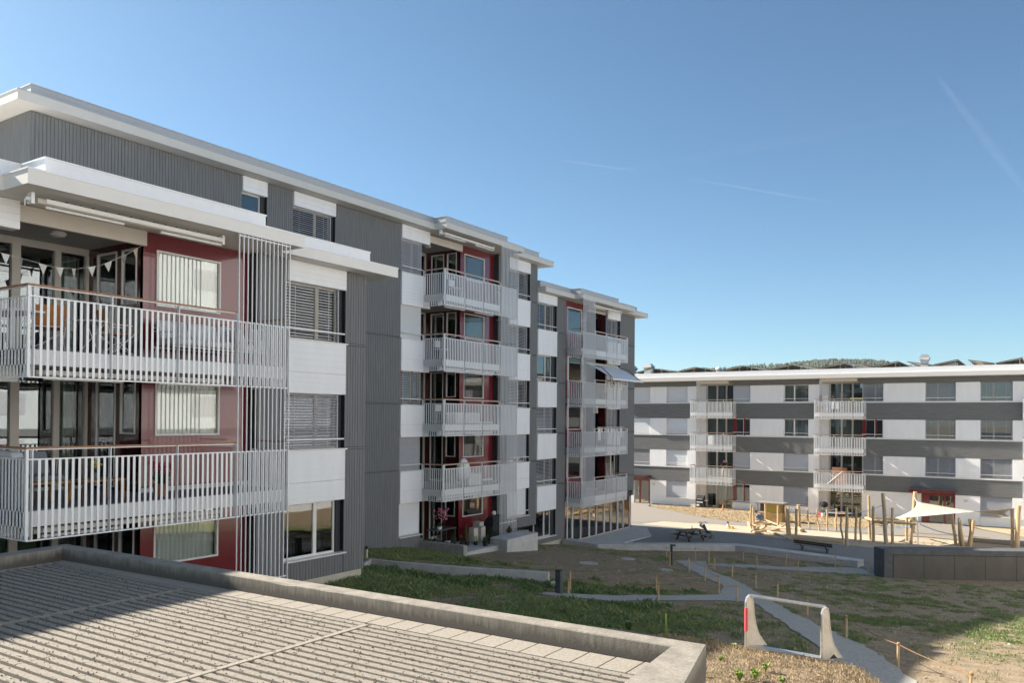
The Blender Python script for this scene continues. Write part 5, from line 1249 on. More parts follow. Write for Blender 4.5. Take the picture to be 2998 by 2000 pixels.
# ------------------------------------------------------------------ things around the far building
def grill(x, y, z, w, h, label, lid='black'):
    t = thing('barbecue_grill', label, 'barbecue', (x, y, z)); b = MB(); b.box(x-w/2, x+w/2, y-.25, y+.25, z+.05, z+h*.62, 'black')
    for q in (-1, 1): b.tube([(x+q*w*.4-.02, y-.2, z+.05), (x+q*w*.4+.02, y-.2, z+.05)], .05, 'black', 8)
    b.box(x-w*.38, x-w*.05, y-.262, y-.25, z+h*.15, z+h*.3, 'metal'); b.box(x-w*.38, x+w*.38, y-.262, y-.25, z+h*.42, z+h*.5, 'metal'); b.build('cart', t)
    b = MB(); pr = [(-.25, 0), (-.25, h*.15), (-.12, h*.33), (.1, h*.36), (.25, h*.2), (.25, 0)]
    b.hexa([(x-w/2+.03, y+a, z+h*.62+c) for a, c in pr], [(x+w/2-.03, y+a, z+h*.62+c) for a, c in pr], lid); l = b.build('lid', t, bevel=.01)
    b = MB(); b.tube([(x-w*.35, y-.28, z+h*.70), (x+w*.35, y-.28, z+h*.70)], .014, 'metal', 6); b.build('handle', l)
    b = MB(); b.box(x+w/2+.003, x+w/2+.25, y-.2, y+.2, z+h*.58, z+h*.62, 'metal'); b.build('side_shelf', t)
grill(-25.35, 68.95, -7.7, .75, 1.1, 'large black barbecue on the ground floor terrace of the far building')
t = thing('kettle_grill', 'round black kettle barbecue on the right ground terrace of the far building', 'barbecue', (-15.1, 69.3, -7.7))
b = MB(); b.lathe((-15.1, 69.3, -7.0), [(.05, -.05), (.25, .05), (.3, .2), (.28, .34), (.12, .44), (.03, .46)], 'black', 16); b.build('bowl', t)
for a in (0, 2.1, 4.2): b = MB(); b.tube([(-15.1+.12*math.cos(a), 69.3+.12*math.sin(a), -7.0), (-15.1+.3*math.cos(a), 69.3+.3*math.sin(a), -7.7)], .014, 'metal', 6); b.build('leg', t)
def pot_plant(x, y, z, r, h, label, m='terracotta', leaf='leaf', flowers=None, leaves=26, spread=.16, height=.3, name='potted_plant', spiky=False, group=None, n_fl=14):
    t = thing(name, label, 'potted plant', (x, y, z), group=group); b = MB(); b.lathe((x, y, z), [(r*.75, 0), (r, h), (r*1.06, h), (r*1.06, h*.9+.0), (r*.95, h-.02)][:3], m, 12); b.build('pot', t)
    b = MB(); rn = random.Random(hash(label) % 1000 if False else len(label)*7)
    for i in range(leaves):
        a = rn.uniform(0, 6.28); e = rn.uniform(.1, 1); L = height*rn.uniform(.6, 1.1); wd = .012 if spiky else .03
        px, py = x+r*.4*math.cos(a), y+r*.4*math.sin(a); qx, qy = x+spread*e*math.cos(a), y+spread*e*math.sin(a); s = (-math.sin(a)*wd, math.cos(a)*wd); zz = z+h+L*(1 if spiky else (1-.5*e))
        b.poly([(px-s[0], py-s[1], z+h-.01), (px+s[0], py+s[1], z+h-.01), (qx*.5+px*.5+s[0]*1.3, qy*.5+py*.5+s[1]*1.3, z+h+(zz-z-h)*.6), (qx, qy, zz), (qx*.5+px*.5-s[0]*1.3, qy*.5+py*.5-s[1]*1.3, z+h+(zz-z-h)*.6)], leaf)
    b.build('foliage', t)
    if flowers:
        b = MB()
        for i in range(n_fl):
            a = rn.uniform(0, 6.28); e = rn.uniform(0, 1); b.blob((x+spread*e*math.cos(a), y+spread*e*math.sin(a), z+h+height*rn.uniform(.45, 1.0)), rn.uniform(.02, .035), flowers, .4, 4)
        b.build('flowers', t)
    return t
pot_plant(-14.95, 68.2, -7.68, .16, .3, 'white pot with a small green plant at the edge of the right ground terrace', 'framew', height=.4)
b = MB(); b.box(-14.75, -13.2, 68.5, 69.0, -7.7, -7.3, 'wooddark'); b.box(-14.8, -13.15, 68.45, 69.05, -7.3, -7.25, 'wood'); tag(b.build('storage_box', bevel=.01), 'brown storage chest in front of the right ground terrace windows', 'chest')
b = MB(); b.blob((-14.3, 68.8, -7.18), (.45, .2, .1), 'dark_trousers', .5, 7); tag(b.build('cloth_pile', smooth=True), 'dark blue cloth heap on the brown storage chest', 'cloth')
b = MB(); b.box(-15.45, -15.15, 68.3, 68.5, -7.7, -7.35, 'tape'); tag(b.build('crate', bevel=.01), 'small red crate beside the white plant pot', 'crate')
t = thing('side_table', 'small brown table at the right edge of the left ground terrace', 'table', (-22.95, 68.7, -7.7)); b = MB(); b.lathe((-22.95, 68.7, -7.0), [(.25, 0), (.25, .03)], 'wooddark', 14); b.build('top', t); b = MB(); b.lathe((-22.95, 68.7, -7.7), [(.16, 0), (.03, .03), (.025, .7)], 'wooddark', 8); b.build('leg', t)
b = MB(); b.lathe((-23.1, 68.2, -7.68), [(.07, 0), (.11, .06), (.06, .3), (.05, .42), (.02, .45)], 'orange', 10); tag(b.build('garden_figure'), 'small orange garden figure beside the little brown table', 'ornament')
for i, (x, f, c, lb) in enumerate(((-15.45, .66, 'pink', 'pink flower pot at the left end of the top right balcony'), (-15.0, .66, 'orange', 'orange flower pot near the left end of the top right balcony'), (-13.1, .66, 'yellow', 'yellow flower pot right of centre on the top right balcony'), (-12.6, .66, 'pink', 'pink flowering plant at the right end of the top right balcony'))):
    pot_plant(x, 68.45, f, .11, .2, lb, 'terracotta', flowers=c, height=.75 if i else .5, spread=.2)
b = MB(); 
for i in range(9): b.blob((-12.9+i*.1, 68.35, 1.72), (.1, .07, .09), 'grassg', .5, 5)
tag(b.build('planter_box'), 'long green planter along the right end of the top right balcony rail', 'planter')
t = thing('laundry_airer', 'laundry airer with hanging clothes on the top right balcony', 'laundry airer', (-14.2, 68.7, .66))
b = MB()
for s in (-.6, .6): b.tube([(-14.2+s, 68.5, .68), (-14.2+s*.8, 68.9, 1.5)], .012, 'framew', 5); b.tube([(-14.2+s, 68.9, .68), (-14.2+s*.8, 68.5, 1.5)], .012, 'framew', 5)
for k in range(5): b.tube([(-14.8, 68.5+k*.1, 1.5), (-13.6, 68.5+k*.1, 1.5)], .008, 'framew', 5)
b.build('frame', t)
for k, (x, m) in enumerate(((-14.6, 'shirtblue'), (-14.3, 'shirtwhite'), (-14.0, 'shirtwhite'), (-13.75, 'fabricgrey'))): b = MB(); b.hexa([(x-.12, 68.5+k*.08, .95), (x+.12, 68.5+k*.08, .93), (x+.12, 68.52+k*.08, .93), (x-.12, 68.52+k*.08, .95)], [(x-.1, 68.5+k*.08, 1.51), (x+.1, 68.5+k*.08, 1.51), (x+.1, 68.52+k*.08, 1.51), (x-.1, 68.52+k*.08, 1.51)], m); b.build('garment', t)
t = thing('laundry_airer', 'folded white airer leaning over the lowest right balcony rail', 'laundry airer', (-14, 68.3, -5.04))
b = MB(); b.tube([(-15.2, 68.25, -4.0), (-12.9, 68.25, -4.06)], .02, 'framew', 6); b.tube([(-14.6, 68.2, -5.0), (-13.5, 68.2, -4.0)], .022, 'framew', 6); b.tube([(-15.0, 68.3, -4.02), (-14.2, 68.3, -4.9)], .012, 'framew', 6)
for k in range(5): b.tube([(-14.7+.12*k, 68.2, -4.1-.05*k), (-14.1+.12*k, 68.2, -4.6-.05*k)], .008, 'framew', 5)
b.build('frame', t)
b = MB(); b.box(-14.5, -13.4, 69.2, 69.6, -5.04, -3.75, 'wood'); b.box(-13.2, -12.6, 69.1, 69.6, -5.04, -4.0, 'wooddark'); tag(b.build('wooden_cabinet', bevel=.01), 'brown wooden cabinet behind the lowest right balcony rail', 'cabinet')
t = thing('white_cabinet', 'white cupboard against the wall of the top right balcony', 'cupboard', (-15.2, 69.6, .66)); b = MB(); b.box(-15.35, -14.85, 69.45, 69.85, .66, 2.1, 'framew'); b.build('body', t, bevel=.01); b = MB(); b.box(-15.32, -14.88, 69.435, 69.449, .72, 2.05, 'white'); b.build('door', t)
pot_plant(-22.55, 68.4, .66, .1, .2, 'little yellow green plant at the right end of the top left balcony', 'terracotta', 'grassy', height=1.0)
b = MB(); b.box(-24.6, -24.2, 68.7, 69.1, -2.19, -1.4, 'shirtwhite'); tag(b.build('white_box', bevel=.03), 'white box on the middle left balcony of the far building', 'box')

# ------------------------------------------------------------------ hill
def hill():
    prof = [(-2500, 20), (-1500, 35), (-1100, 48), (-800, 62), (-640, 78), (-553, 87), (-492, 89), (-436, 93), (-409, 97), (-381, 101), (-328, 103), (-306, 104), (-274, 101), (-248, 97), (-222, 92), (-120, 75), (50, 55), (400, 40), (1200, 30), (2500, 15)]
    def hz(x):
        for (a, za), (c, zc) in zip(prof[:-1], prof[1:]):
            if a <= x <= c: return za+(zc-za)*sm(a, c, x)*1.0
        return 10
    v = []; f = []; nx, ny = 160, 12
    for j in range(ny+1):
        for i in range(nx+1):
            x = -2400+4800*i/nx; t = j/ny; y = 900+1150*t - .18*x*0; prof_y = math.sin(math.pi*min(1, t*1.0)*.5*1.05)
            v.append((x, y+ (1450-900)*0, -9+(hz(x)*(y/1500)*1.0+9)*sm(0, .52, t)*(1-.25*sm(.55, 1, t))+6*noise.noise(Vector((x*.01, y*.01, 2)))*sm(0, .4, t)))
    for j in range(ny):
        for i in range(nx): a = j*(nx+1)+i; f.append((a, a+1, a+nx+2, a+nx+1))
    me = bpy.data.meshes.new('hill'); me.from_pydata(v, [], f); me.materials.append(M['hill']); o = bpy.data.objects.new('hill', me); C.objects.link(o); struct(o, 'wooded hill far beyond the far building')
    for p in me.polygons: p.use_smooth = True
    b = MB(); rn = random.Random(5)
    def zat(x, y):
        t = (y-900)/1150; return -9+(hz(x)*(y/1500)+9)*sm(0, .52, t)*(1-.25*sm(.55, 1, t))+6*noise.noise(Vector((x*.01, y*.01, 2)))*sm(0, .4, t)
    for i in range(9000):
        x = rn.uniform(-1100, 250); y = rn.uniform(1150, 1700); z = zat(x, y); h = rn.uniform(3, 5.5) if x > -420 else rn.uniform(4, 12); r = h*rn.uniform(.22, .34)*(1.7 if x > -420 else 1); k = len(b.v); m_ = b.mi('crownfar')
        b.v += [(x+r*math.cos(a), y+r*math.sin(a), z-1+h*.15) for a in (0, 1.26, 2.5, 3.77, 5.03)]+[(x+rn.uniform(-.5, .5), y, z+h)]
        if x > -420: b.v += [(x+r*.75*math.cos(a), y+r*.75*math.sin(a), z+h*.7) for a in (0, 1.26, 2.5, 3.77, 5.03)]
        for q in range(5):
            if x > -420: b.f += [(k+q, k+(q+1) % 5, k+6+(q+1) % 5, k+6+q), (k+6+q, k+6+(q+1) % 5, k+5)]; b.m += [m_, m_]
            else: b.f.append((k+q, k+(q+1) % 5, k+5)); b.m.append(m_)
    o = b.build('forest'); o['kind'] = 'stuff'; o['label'] = 'far forest covering the hill'
hill()

# ------------------------------------------------------------------ grass and weeds
def tufts(name, n, region, hmin, hmax, m, seed, thr=.5, wd=.006, label=None, blades=(4, 8), spread=.05, avoid=None):
    rn = random.Random(seed); b = MB(); mi = b.mi(m); made = 0; tries = 0
    while made < n and tries < n*12:
        tries += 1; x = rn.uniform(region[0], region[1]); y = rn.uniform(region[2], region[3])
        g = green(x, y)+.5*(noise.noise(Vector((x*1.6, y*1.6, 4))))*.55+.12*noise.noise(Vector((x*5, y*5, 4)))
        if g < thr+rn.uniform(-.06, .06) or (avoid and avoid(x, y)): continue
        made += 1; z = terr(x, y); s = (.6+.6*rn.random())*(1+max(0, min(.5, g-thr)))
        for i in range(rn.randint(*blades)):
            a = rn.uniform(0, 6.28); L = rn.uniform(hmin, hmax)*s; px, py = x+rn.gauss(0, spread), y+rn.gauss(0, spread); dx, dy = math.cos(a)*L*rn.uniform(.2, .9), math.sin(a)*L*rn.uniform(.2, .9); w = wd*rn.uniform(.7, 1.5)
            sx, sy = -math.sin(a)*w, math.cos(a)*w; k = len(b.v)
            b.v += [(px-sx, py-sy, z-.01), (px+sx, py+sy, z-.01), (px+dx*.45, py+dy*.45, z+L*.7), (px+dx, py+dy, z+L*.95)]; b.f += [(k, k+1, k+2), (k+1, k+3, k+2)]; b.m += [mi, mi]
    o = b.build(name); o['kind'] = 'stuff'; o['label'] = label or 'grass and weeds growing on the bare soil'; return o
def inpoly(x, y, P):
    c = False; j = len(P)-1
    for i in range(len(P)):
        if (P[i][1] > y) != (P[j][1] > y) and x < (P[j][0]-P[i][0])*(y-P[i][1])/(P[j][1]-P[i][1])+P[i][0]: c = not c
        j = i
    return c
PATHS = [[(-14.9, 36.9), (-14.0, 38.9), (-12.2, 34.0), (-10.0, 30.6), (-8.6, 28.0), (-7.1, 25.0), (-5.7, 22.3), (-4.44, 20.05), (-3.2, 18.1), (-1.95, 15.7), (-.9, 13.8), (-2.3, 13.6), (-3.0, 15.2), (-3.7, 16.7), (-4.55, 18.35), (-5.5, 20.3), (-6.5, 22.3), (-7.0, 23.3), (-7.75, 22.55), (-9.0, 20.6), (-9.6, 19.5), (-11.5, 18.5), (-11.4, 19.2), (-10.15, 20.75), (-9.0, 22.6), (-8.3, 24.2), (-9.2, 27.2), (-11.0, 30.2), (-12.6, 33.0)],
         [(-13.5, 36.7), (-13.2, 38.4), (-10.6, 41.0), (-8.2, 42.6), (-6.6, 42.6), (-6.7, 41.0), (-7.6, 40.6), (-9.95, 38.7), (-12.6, 36.0)]]
def av(x, y):
    if any(inpoly(x, y, P) for P in PATHS): return True
    if y > 39 and y > 40.2+max(0, (x+20.6))*.66*(x < -14.3)+(4.1-(x+14.3)*.22)*(x >= -14.3) : return True
    if x > -6.9 and y > 40.4+(x+6.2)*.576: return True
    if x < -20.3 and 27.9 < y < 34: return True
    if any(inpoly(x+dx, y+dy, PATHS[0]) for dx, dy in ((-.15, .45), (-.28, .9))): return True
    return x < -16.1 and y < 17.05 or y < 5.8 and x < -1.7
tufts('grass', 11000, (-20, -3, 13, 26), .04, .10, 'grassg', 1, .50, .008, avoid=av)
tufts('grass', 9000, (-23, 3, 22, 43.5), .03, .08, 'grassg', 2, .49, .011, avoid=av)
tufts('grass', 7000, (-9, 3, 22, 41), .03, .07, 'grassg', 3, .40, .010, avoid=av)
tufts('grass', 5000, (-22, 3, 15, 42), .03, .09, 'grasspale', 21, .40, .009, avoid=av)
def clods():
    b = MB(); rn = random.Random(31); ms = [b.mi('clod'), b.mi('stone')]
    n = 0
    while n < 9000:
        x = rn.uniform(-20, 5); y = rn.uniform(9, 42) if rn.random() < .7 else rn.uniform(7.5, 12)
        if y < 13 and not (-4.6 < x < -.5): continue
        if av(x, y) or (y > 13 and green(x, y) > .55 and rn.random() < .7): continue
        n += 1; z = terr(x, y); r = rn.uniform(.008, .022)*(1 if y < 14 else 1.9)*(2 if rn.random() < .04 else 1); k = len(b.v); a = rn.uniform(0, 6.28)
        b.v += [(x+r*math.cos(a+t)*rn.uniform(.7, 1.3), y+r*math.sin(a+t)*rn.uniform(.7, 1.3), z-.004) for t in (0, 1.57, 3.14, 4.71)]+[(x+rn.uniform(-.3, .3)*r, y+rn.uniform(-.3, .3)*r, z+r*rn.uniform(.5, 1))]
        mi = ms[0] if rn.random() < .88 else ms[1]
        for q in range(4): b.f.append((k+q, k+(q+1) % 4, k+4)); b.m.append(mi)
    o = b.build('clods'); o['kind'] = 'stuff'; o['label'] = 'clods and small stones on the bare soil'
clods()
tufts('weeds', 900, (-19, -8, 18, 25), .08, .18, 'leaf', 6, .56, .02, 'taller broad leaved weeds among the grass', (5, 9), .06, avoid=av)
tufts('dry_stubble', 9000, (-29.5, -4, 59.3, 69.2), .04, .10, 'straw', 8, -5, .02, 'cut straw lying on the strip', (2, 4), .1, avoid=lambda x, y: not (inpoly(x, y, [(-29.4, 67.4), (-22.4, 61.15), (-19.2, 59.35), (-12.9, 60.55), (-11.4, 61.55), (-8.75, 64.55), (-8.9, 69.1), (-30.2, 69.1)])))
tufts('dry_stubble', 5000, (-4.4, -.6, 7.4, 11.2), .012, .04, 'straw', 41, -5, .004, 'short dry stubble on the sunlit mound', (3, 6), .04, avoid=lambda x, y: y < 5.8)
def weed(x, y, h, n, label, m='grassy', w=.018, spread=.8):
    z = terr(x, y); b = MB(); rn = random.Random(int(abs(x*100)))
    for i in range(n):
        a = rn.uniform(0, 6.28); L = h*rn.uniform(.6, 1.1); d = L*spread*rn.uniform(.3, 1); pts = [(x+math.cos(a)*d*t, y+math.sin(a)*d*t, z+L*(math.sin(t*2.0)*.95)) for t in (0, .35, .7, 1)]; s = (-math.sin(a), math.cos(a))
        for (p, q, w0, w1) in ((pts[0], pts[1], w*.6, w), (pts[1], pts[2], w, w*.8), (pts[2], pts[3], w*.8, .002)):
            b.poly([(p[0]-s[0]*w0, p[1]-s[1]*w0, p[2]), (p[0]+s[0]*w0, p[1]+s[1]*w0, p[2]), (q[0]+s[0]*w1, q[1]+s[1]*w1, q[2]), (q[0]-s[0]*w1, q[1]-s[1]*w1, q[2])], m)
    return tag(b.build('weed_plant'), label, 'plant')
weed(-2.90, 9.16, .13, 34, 'bright green weed at the bottom edge below the goal, left one'); weed(-2.76, 9.28, .13, 34, 'bright green weed at the bottom edge below the goal, middle one'); weed(-2.48, 9.34, .08, 26, 'bright green weed at the bottom edge below the goal, right one')
weed(-3.34, 9.81, .07, 16, 'small yellow green weed left of the goal foreground'); weed(-2.76, 9.68, .12, 12, 'thin weed with a tall stalk in front of the goal'); weed(-3.43, 10.60, .06, 18, 'small bright weed just left of the left goal post'); weed(-3.30, 9.08, .07, 10, 'low weed beside the parapet corner')
weed(-4.36, 10.55, .34, 3, 'tall sunlit grass blade rising behind the parapet near the corner', 'grassy', .014, .12); weed(-5.00, 10.73, .13, 12, 'broad pale leaved weed behind the parapet', 'leaf', .05)

# ------------------------------------------------------------------ furniture on the near balconies
def tag_t(name, label, cat, loc, g=None): return thing(name, label, cat, loc, g)
F2, F1 = 1.19, -1.66
def sofa(x, y0, y1, z):
    t = tag_t('outdoor_sofa', 'pale cushioned outdoor sofa against the red bay of the upper near balcony', 'sofa', (x, (y0+y1)/2, z))
    b = MB()
    for y in (y0, y1):
        for xx in (x-.3, x+.35): b.tube([(xx, y, z), (xx, y+(.05 if y == y0 else -.05), z+.30)], .014, 'metal', 6)
        b.tube([(x+.38, y, z+.30), (x+.36, y, z+.58), (x-.3, y, z+.62)], .014, 'metal', 6)
    b.tube([(x+.38, y0, z+.28), (x+.38, y1, z+.28)], .016, 'metal', 6); b.tube([(x-.32, y0, z+.28), (x-.32, y1, z+.28)], .016, 'metal', 6); b.tube([(x-.34, y0, z+.7), (x-.34, y1, z+.7)], .014, 'metal', 6)
    b.build('frame', t)
    n = 3; w = (y1-y0)/n
    for i in range(n):
        b = MB(); b.box(x-.28, x+.40, y0+i*w+.01, y0+(i+1)*w-.01, z+.31, z+.47, 'fabric'); o = b.build('seat_cushion', t, bevel=.05)
        b = MB(); b.hexa([(x-.30, y0+i*w+.02, z+.46), (x-.10, y0+i*w+.02, z+.46), (x-.10, y0+(i+1)*w-.02, z+.46), (x-.30, y0+(i+1)*w-.02, z+.46)], [(x-.36, y0+i*w+.03, z+.88), (x-.22, y0+i*w+.03, z+.88), (x-.22, y0+(i+1)*w-.03, z+.88), (x-.36, y0+(i+1)*w-.03, z+.88)], 'fabric'); b.build('back_cushion', t, bevel=.06)
    b = MB(); b.hexa([(x+.0, y1-.62, z+.47), (x+.12, y1-.55, z+.47), (x-.05, y1-.25, z+.47), (x-.12, y1-.3, z+.47)], [(x-.05, y1-.66, z+.80), (x+.0, y1-.62, z+.80), (x-.15, y1-.32, z+.80), (x-.2, y1-.36, z+.80)], 'fabricgrey'); tag(b.build('cushion', bevel=.04), 'grey throw cushion on the right end of the pale balcony sofa', 'cushion')
sofa(-15.72, 10.45, 12.75, F2)
def folding_chair(x, y, z, rot, label):
    t = tag_t('folding_chair', label, 'chair', (x, y, z), 'orange canvas chairs on the near balcony'); c, s = math.cos(rot), math.sin(rot)
    P = lambda a, q, h: (x+a*c-q*s, y+a*s+q*c, z+h)
    b = MB()
    for q in (-.26, .26):
        b.tube([P(-.25, q, 0), P(.25, q, .45)], .012, 'framew', 6); b.tube([P(.25, q, 0), P(-.25, q, .45), P(-.33, q, .88)], .012, 'framew', 6); b.tube([P(-.27, q, .62), P(.2, q, .62)], .012, 'framew', 6)
    for a, h in ((-.25, 0.02), (.25, .02), (.25, .45)): b.tube([P(a, -.26, h), P(a, .26, h)], .011, 'framew', 6)
    for a in (-.25, .25): b.tube([P(a, -.26, .02), P(-a, .26, .4)], .009, 'framew', 6)
    b.build('frame', t)
    b = MB(); b.hexa([P(-.24, -.25, .42), P(.25, -.25, .45), P(.25, .25, .45), P(-.24, .25, .42)], [P(-.24, -.25, .44), P(.25, -.25, .47), P(.25, .25, .47), P(-.24, .25, .44)], 'orange'); b.build('seat', t)
    b = MB(); b.hexa([P(-.255, -.27, .50), P(-.235, -.27, .50), P(-.235, .27, .50), P(-.255, .27, .50)], [P(-.335, -.27, .92), P(-.315, -.27, .92), P(-.315, .27, .92), P(-.335, .27, .92)], 'orange'); b.build('backrest', t)
folding_chair(-15.75, 9.45, F2, R(80), 'orange canvas folding chair left of the pale sofa on the upper near balcony')
folding_chair(-15.7, 8.05, F2, R(-35), 'orange canvas folding chair near the left corner post of the upper near balcony')
def round_table(x, y, z, r, h, label, m='framew'):
    t = tag_t('balcony_table', label, 'table', (x, y, z)); b = MB(); b.lathe((x, y, z+h-.025), [(r, 0), (r, .025)], m, 24); b.build('top', t); b = MB()
    for k in range(3): a = k*2.09; b.tube([(x+r*.7*math.cos(a), y+r*.7*math.sin(a), z), (x-r*.6*math.cos(a), y-r*.6*math.sin(a), z+h-.03)], .011, m, 6)
    b.build('legs', t)
round_table(-15.6, 8.85, F2, .36, .64, 'round white wire legged table between the orange folding chairs')
t = tag_t('balcony_table', 'white rectangular table at the left end of the upper near balcony', 'table', (-16, 7.6, F2)); b = MB(); b.box(-16.9, -15.6, 7.35, 7.95, F2+.70, F2+.74, 'framew'); b.build('top', t)
b = MB(); [b.tube([(xx, yy, F2), (xx, yy, F2+.7)], .018, 'framew', 6) for xx in (-16.85, -15.65) for yy in (7.4, 7.9)]; b.build('legs', t)
b = MB(); pts = [(-16.25, 7.35, 3.02), (-16.35, 7.9, 2.98), (-16.45, 8.5, 2.93), (-16.5, 9.0, 2.97), (-16.45, 9.5, 3.12), (-16.35, 10.0, 3.42), (-16.36, 10.36, 3.68)]; b.tube(pts, .004, 'framew', 4)
bt = tag_t('bunting', 'string of small cream and grey fabric pennants across the upper near loggia', 'bunting', (-16.4, 8.9, 3)); b.build('string', bt)
b = MB(); cs = ['fabric', 'fabricgrey', 'fascia', 'fabric', 'sail', 'fabric', 'fabric', 'fabricgrey', 'sail']
for i in range(9):
    t_ = .04+.108*i; f_ = t_*6; k = int(f_); f_ -= k; p = Vector(pts[k]).lerp(Vector(pts[k+1]), f_); q = Vector(pts[k]).lerp(Vector(pts[k+1]), min(1, f_+.30)); m_ = (p+q)/2
    b.piece(); b.poly([tuple(p), (m_.x+.02, m_.y, m_.z-.21), tuple(q)], cs[i])
b.build('pennant', bt)
# lower near balcony
t = tag_t('armchair', 'dark woven rope armchair with wooden frame on the lower near balcony', 'armchair', (-15.7, 8.1, F1)); x, y, z = -15.75, 8.0, F1
for dx, dy in ((-.3, -.32), (.32, -.32), (-.3, .32), (.32, .32)): b = MB(); b.tube([(x+dx, y+dy, z), (x+dx*.9, y+dy*.95, z+.42)], [.018, .024], 'teak', 8); b.build('leg', t)
b = MB(); b.box(x-.33, x+.36, y-.35, y+.35, z+.38, z+.42, 'teak'); b.build('frame', t)
b = MB()
for i in range(26): a = R(200+i*-9.0) if False else math.pi*(.5+i/25); b.tube([(x-.05+.36*math.cos(a), y+.36*math.sin(a), z+.42), (x-.10+.44*math.cos(a), y+.43*math.sin(a), z+.80)], .008, 'rope_seat', 5)
b.tube([(x-.10+.44*math.cos(math.pi*(.5+i/20)), y+.43*math.sin(math.pi*(.5+i/20)), z+.80) for i in range(21)], .016, 'rope_seat', 6); b.build('backrest', t)
b = MB(); b.box(x-.25, x+.3, y-.29, y+.29, z+.42, z+.53, 'fabricgrey'); b.build('seat_cushion', t, bevel=.04)
b = MB(); b.hexa([(x-.25, y-.25, z+.53), (x-.13, y-.25, z+.53), (x-.13, y+.25, z+.53), (x-.25, y+.25, z+.53)], [(x-.38, y-.24, z+.97), (x-.28, y-.24, z+.97), (x-.28, y+.24, z+.97), (x-.38, y+.24, z+.97)], 'fabricgrey'); tag(b.build('cushion', bevel=.05), 'grey cushion on the dark woven rope armchair', 'cushion')
t = tag_t('coffee_table', 'low wooden coffee table on the lower near balcony', 'table', (-15.7, 8.95, F1)); x, y = -15.65, 9.0
b = MB(); b.box(x-.3, x+.3, y-.42, y+.42, F1+.37, F1+.41, 'teak'); b.build('top', t, bevel=.008)
for dx, dy in ((-.26, -.38), (.26, -.38), (-.26, .38), (.26, .38)): b = MB(); b.box(x+dx-.03, x+dx+.03, y+dy-.03, y+dy+.03, F1, F1+.369, 'teak'); b.build('leg', t)
pot_plant(-15.65, 8.98, F1+.41, .06, .12, 'vase of yellow flowers on the low wooden coffee table', 'fabricgrey', flowers='yellow', leaves=14, spread=.13, height=.22, name='flower_vase')
pot_plant(-15.15, 10.05, F1, .15, .28, 'terracotta pot of dark red chrysanthemums by the baluster rail', 'terracotta', 'leafdark', flowers='redflower', leaves=40, spread=.30, height=.42, name='flower_pot', n_fl=60)
t = tag_t('planter_cover', 'dark grey covered box at the left end of the lower near balcony', 'storage box', (-16.0, 7.5, F1)); b = MB(); b.box(-16.9, -15.3, 7.32, 7.55, F1, F1+.86, 'fabricgrey'); b.build('cover', t, bevel=.02)
b = MB(); b.hexa([(-16.6, 7.35, F1+.87), (-15.5, 7.35, F1+.87), (-15.5, 7.6, F1+.87), (-16.6, 7.6, F1+.87)], [(-16.5, 7.38, F1+1.02), (-15.6, 7.38, F1+.98), (-15.6, 7.58, F1+.98), (-16.5, 7.58, F1+1.02)], 'fabric'); tag(b.build('cushion', bevel=.05), 'pale flat cushion lying on the grey covered box', 'cushion')

# ------------------------------------------------------------------ planted terrace of the middle stack
FT = -5.8
t = tag_t('hanging_basket', 'hanging basket of pink flowers below the lowest middle balcony corner', 'flower basket', (-21.8, 27.8, -4.1))
b = MB(); b.lathe((-21.8, 27.8, -4.32), [(.05, 0), (.13, .1), (.16, .22)], 'wooddark', 12); b.build('basket', t)
b = MB(); [b.tube([(-21.8+.14*math.cos(a), 27.8+.14*math.sin(a), -4.1), (-21.8, 27.8, -3.62)], .005, 'black', 4) for a in (0, 2.1, 4.2)]; b.build('chain', t)
b = MB(); rn = random.Random(3)
for i in range(70): a = rn.uniform(0, 6.28); e = rn.uniform(0, .42); b.blob((-21.8+e*.7*math.cos(a), 27.8+e*math.sin(a), -4.05+rn.uniform(-.28, .2)-e*.2), rn.uniform(.02, .045), 'pink' if rn.random() < .7 else 'leafdark', .4, 4)
b.build('flowers', t)
gp = 'potted plants crowded on the ground floor terrace'
for x, y, z, r, h, lb, kw in ((-21.9, 26.9, -5.44+.0, .12, .18, 'white flowering pot farthest left on the terrace', dict(flowers='framew')), ):
    pass
def PP(y, x, r, h, lb, z=FT, **k): pot_plant(x, y, z, r, h, lb, k.pop('m', 'black'), k.pop('leaf', 'leafdark'), group=gp, **k)
PP(28.35, -22.6, .12, .16, 'white flowering pot in the left corner of the terrace', z=FT+.2, flowers='framew', height=.2, m='fabricgrey')
PP(28.6, -22.1, .11, .18, 'smaller white flowering pot beside the left terrace wall', flowers='framew', height=.2)
PP(28.5, -21.6, .12, .2, 'tall sword leaved plant at the left of the terrace', spiky=True, leaves=9, height=.62, spread=.28)
PP(28.9, -21.9, .10, .2, 'slim sword leaved plant second from the left', spiky=True, leaves=6, height=.5, spread=.12)
PP(29.6, -22.0, .13, .2, 'bushy dark plant with red bloom in front of the red bay', flowers='redflower', height=.3, n_fl=3)
PP(29.95, -22.0, .13, .2, 'tallest striped sword leaved plant in front of the red bay', spiky=True, leaves=10, height=.78, spread=.16, leaf='leaf')
PP(30.35, -21.8, .10, .16, 'short pale leaved plant beside the tall striped one', spiky=True, leaves=8, height=.35, leaf='grassy')
PP(30.4, -21.3, .14, .22, 'large black pot nearest the lawn in the terrace gap', height=.3)
PP(30.9, -21.5, .12, .2, 'black pot in front of the grey concrete cubes, left one', height=.25)
PP(31.25, -21.7, .12, .2, 'black pot in front of the grey concrete cubes, right one', spiky=True, leaves=8, height=.4)
PP(31.9, -22.0, .17, .26, 'broad dark bushy plant in front of the covered barbecue', height=.42, leaves=44, spread=.26)
PP(33.0, -21.7, .13, .2, 'twiggy plant behind the right concrete block', height=.5, flowers='terracotta', n_fl=8)
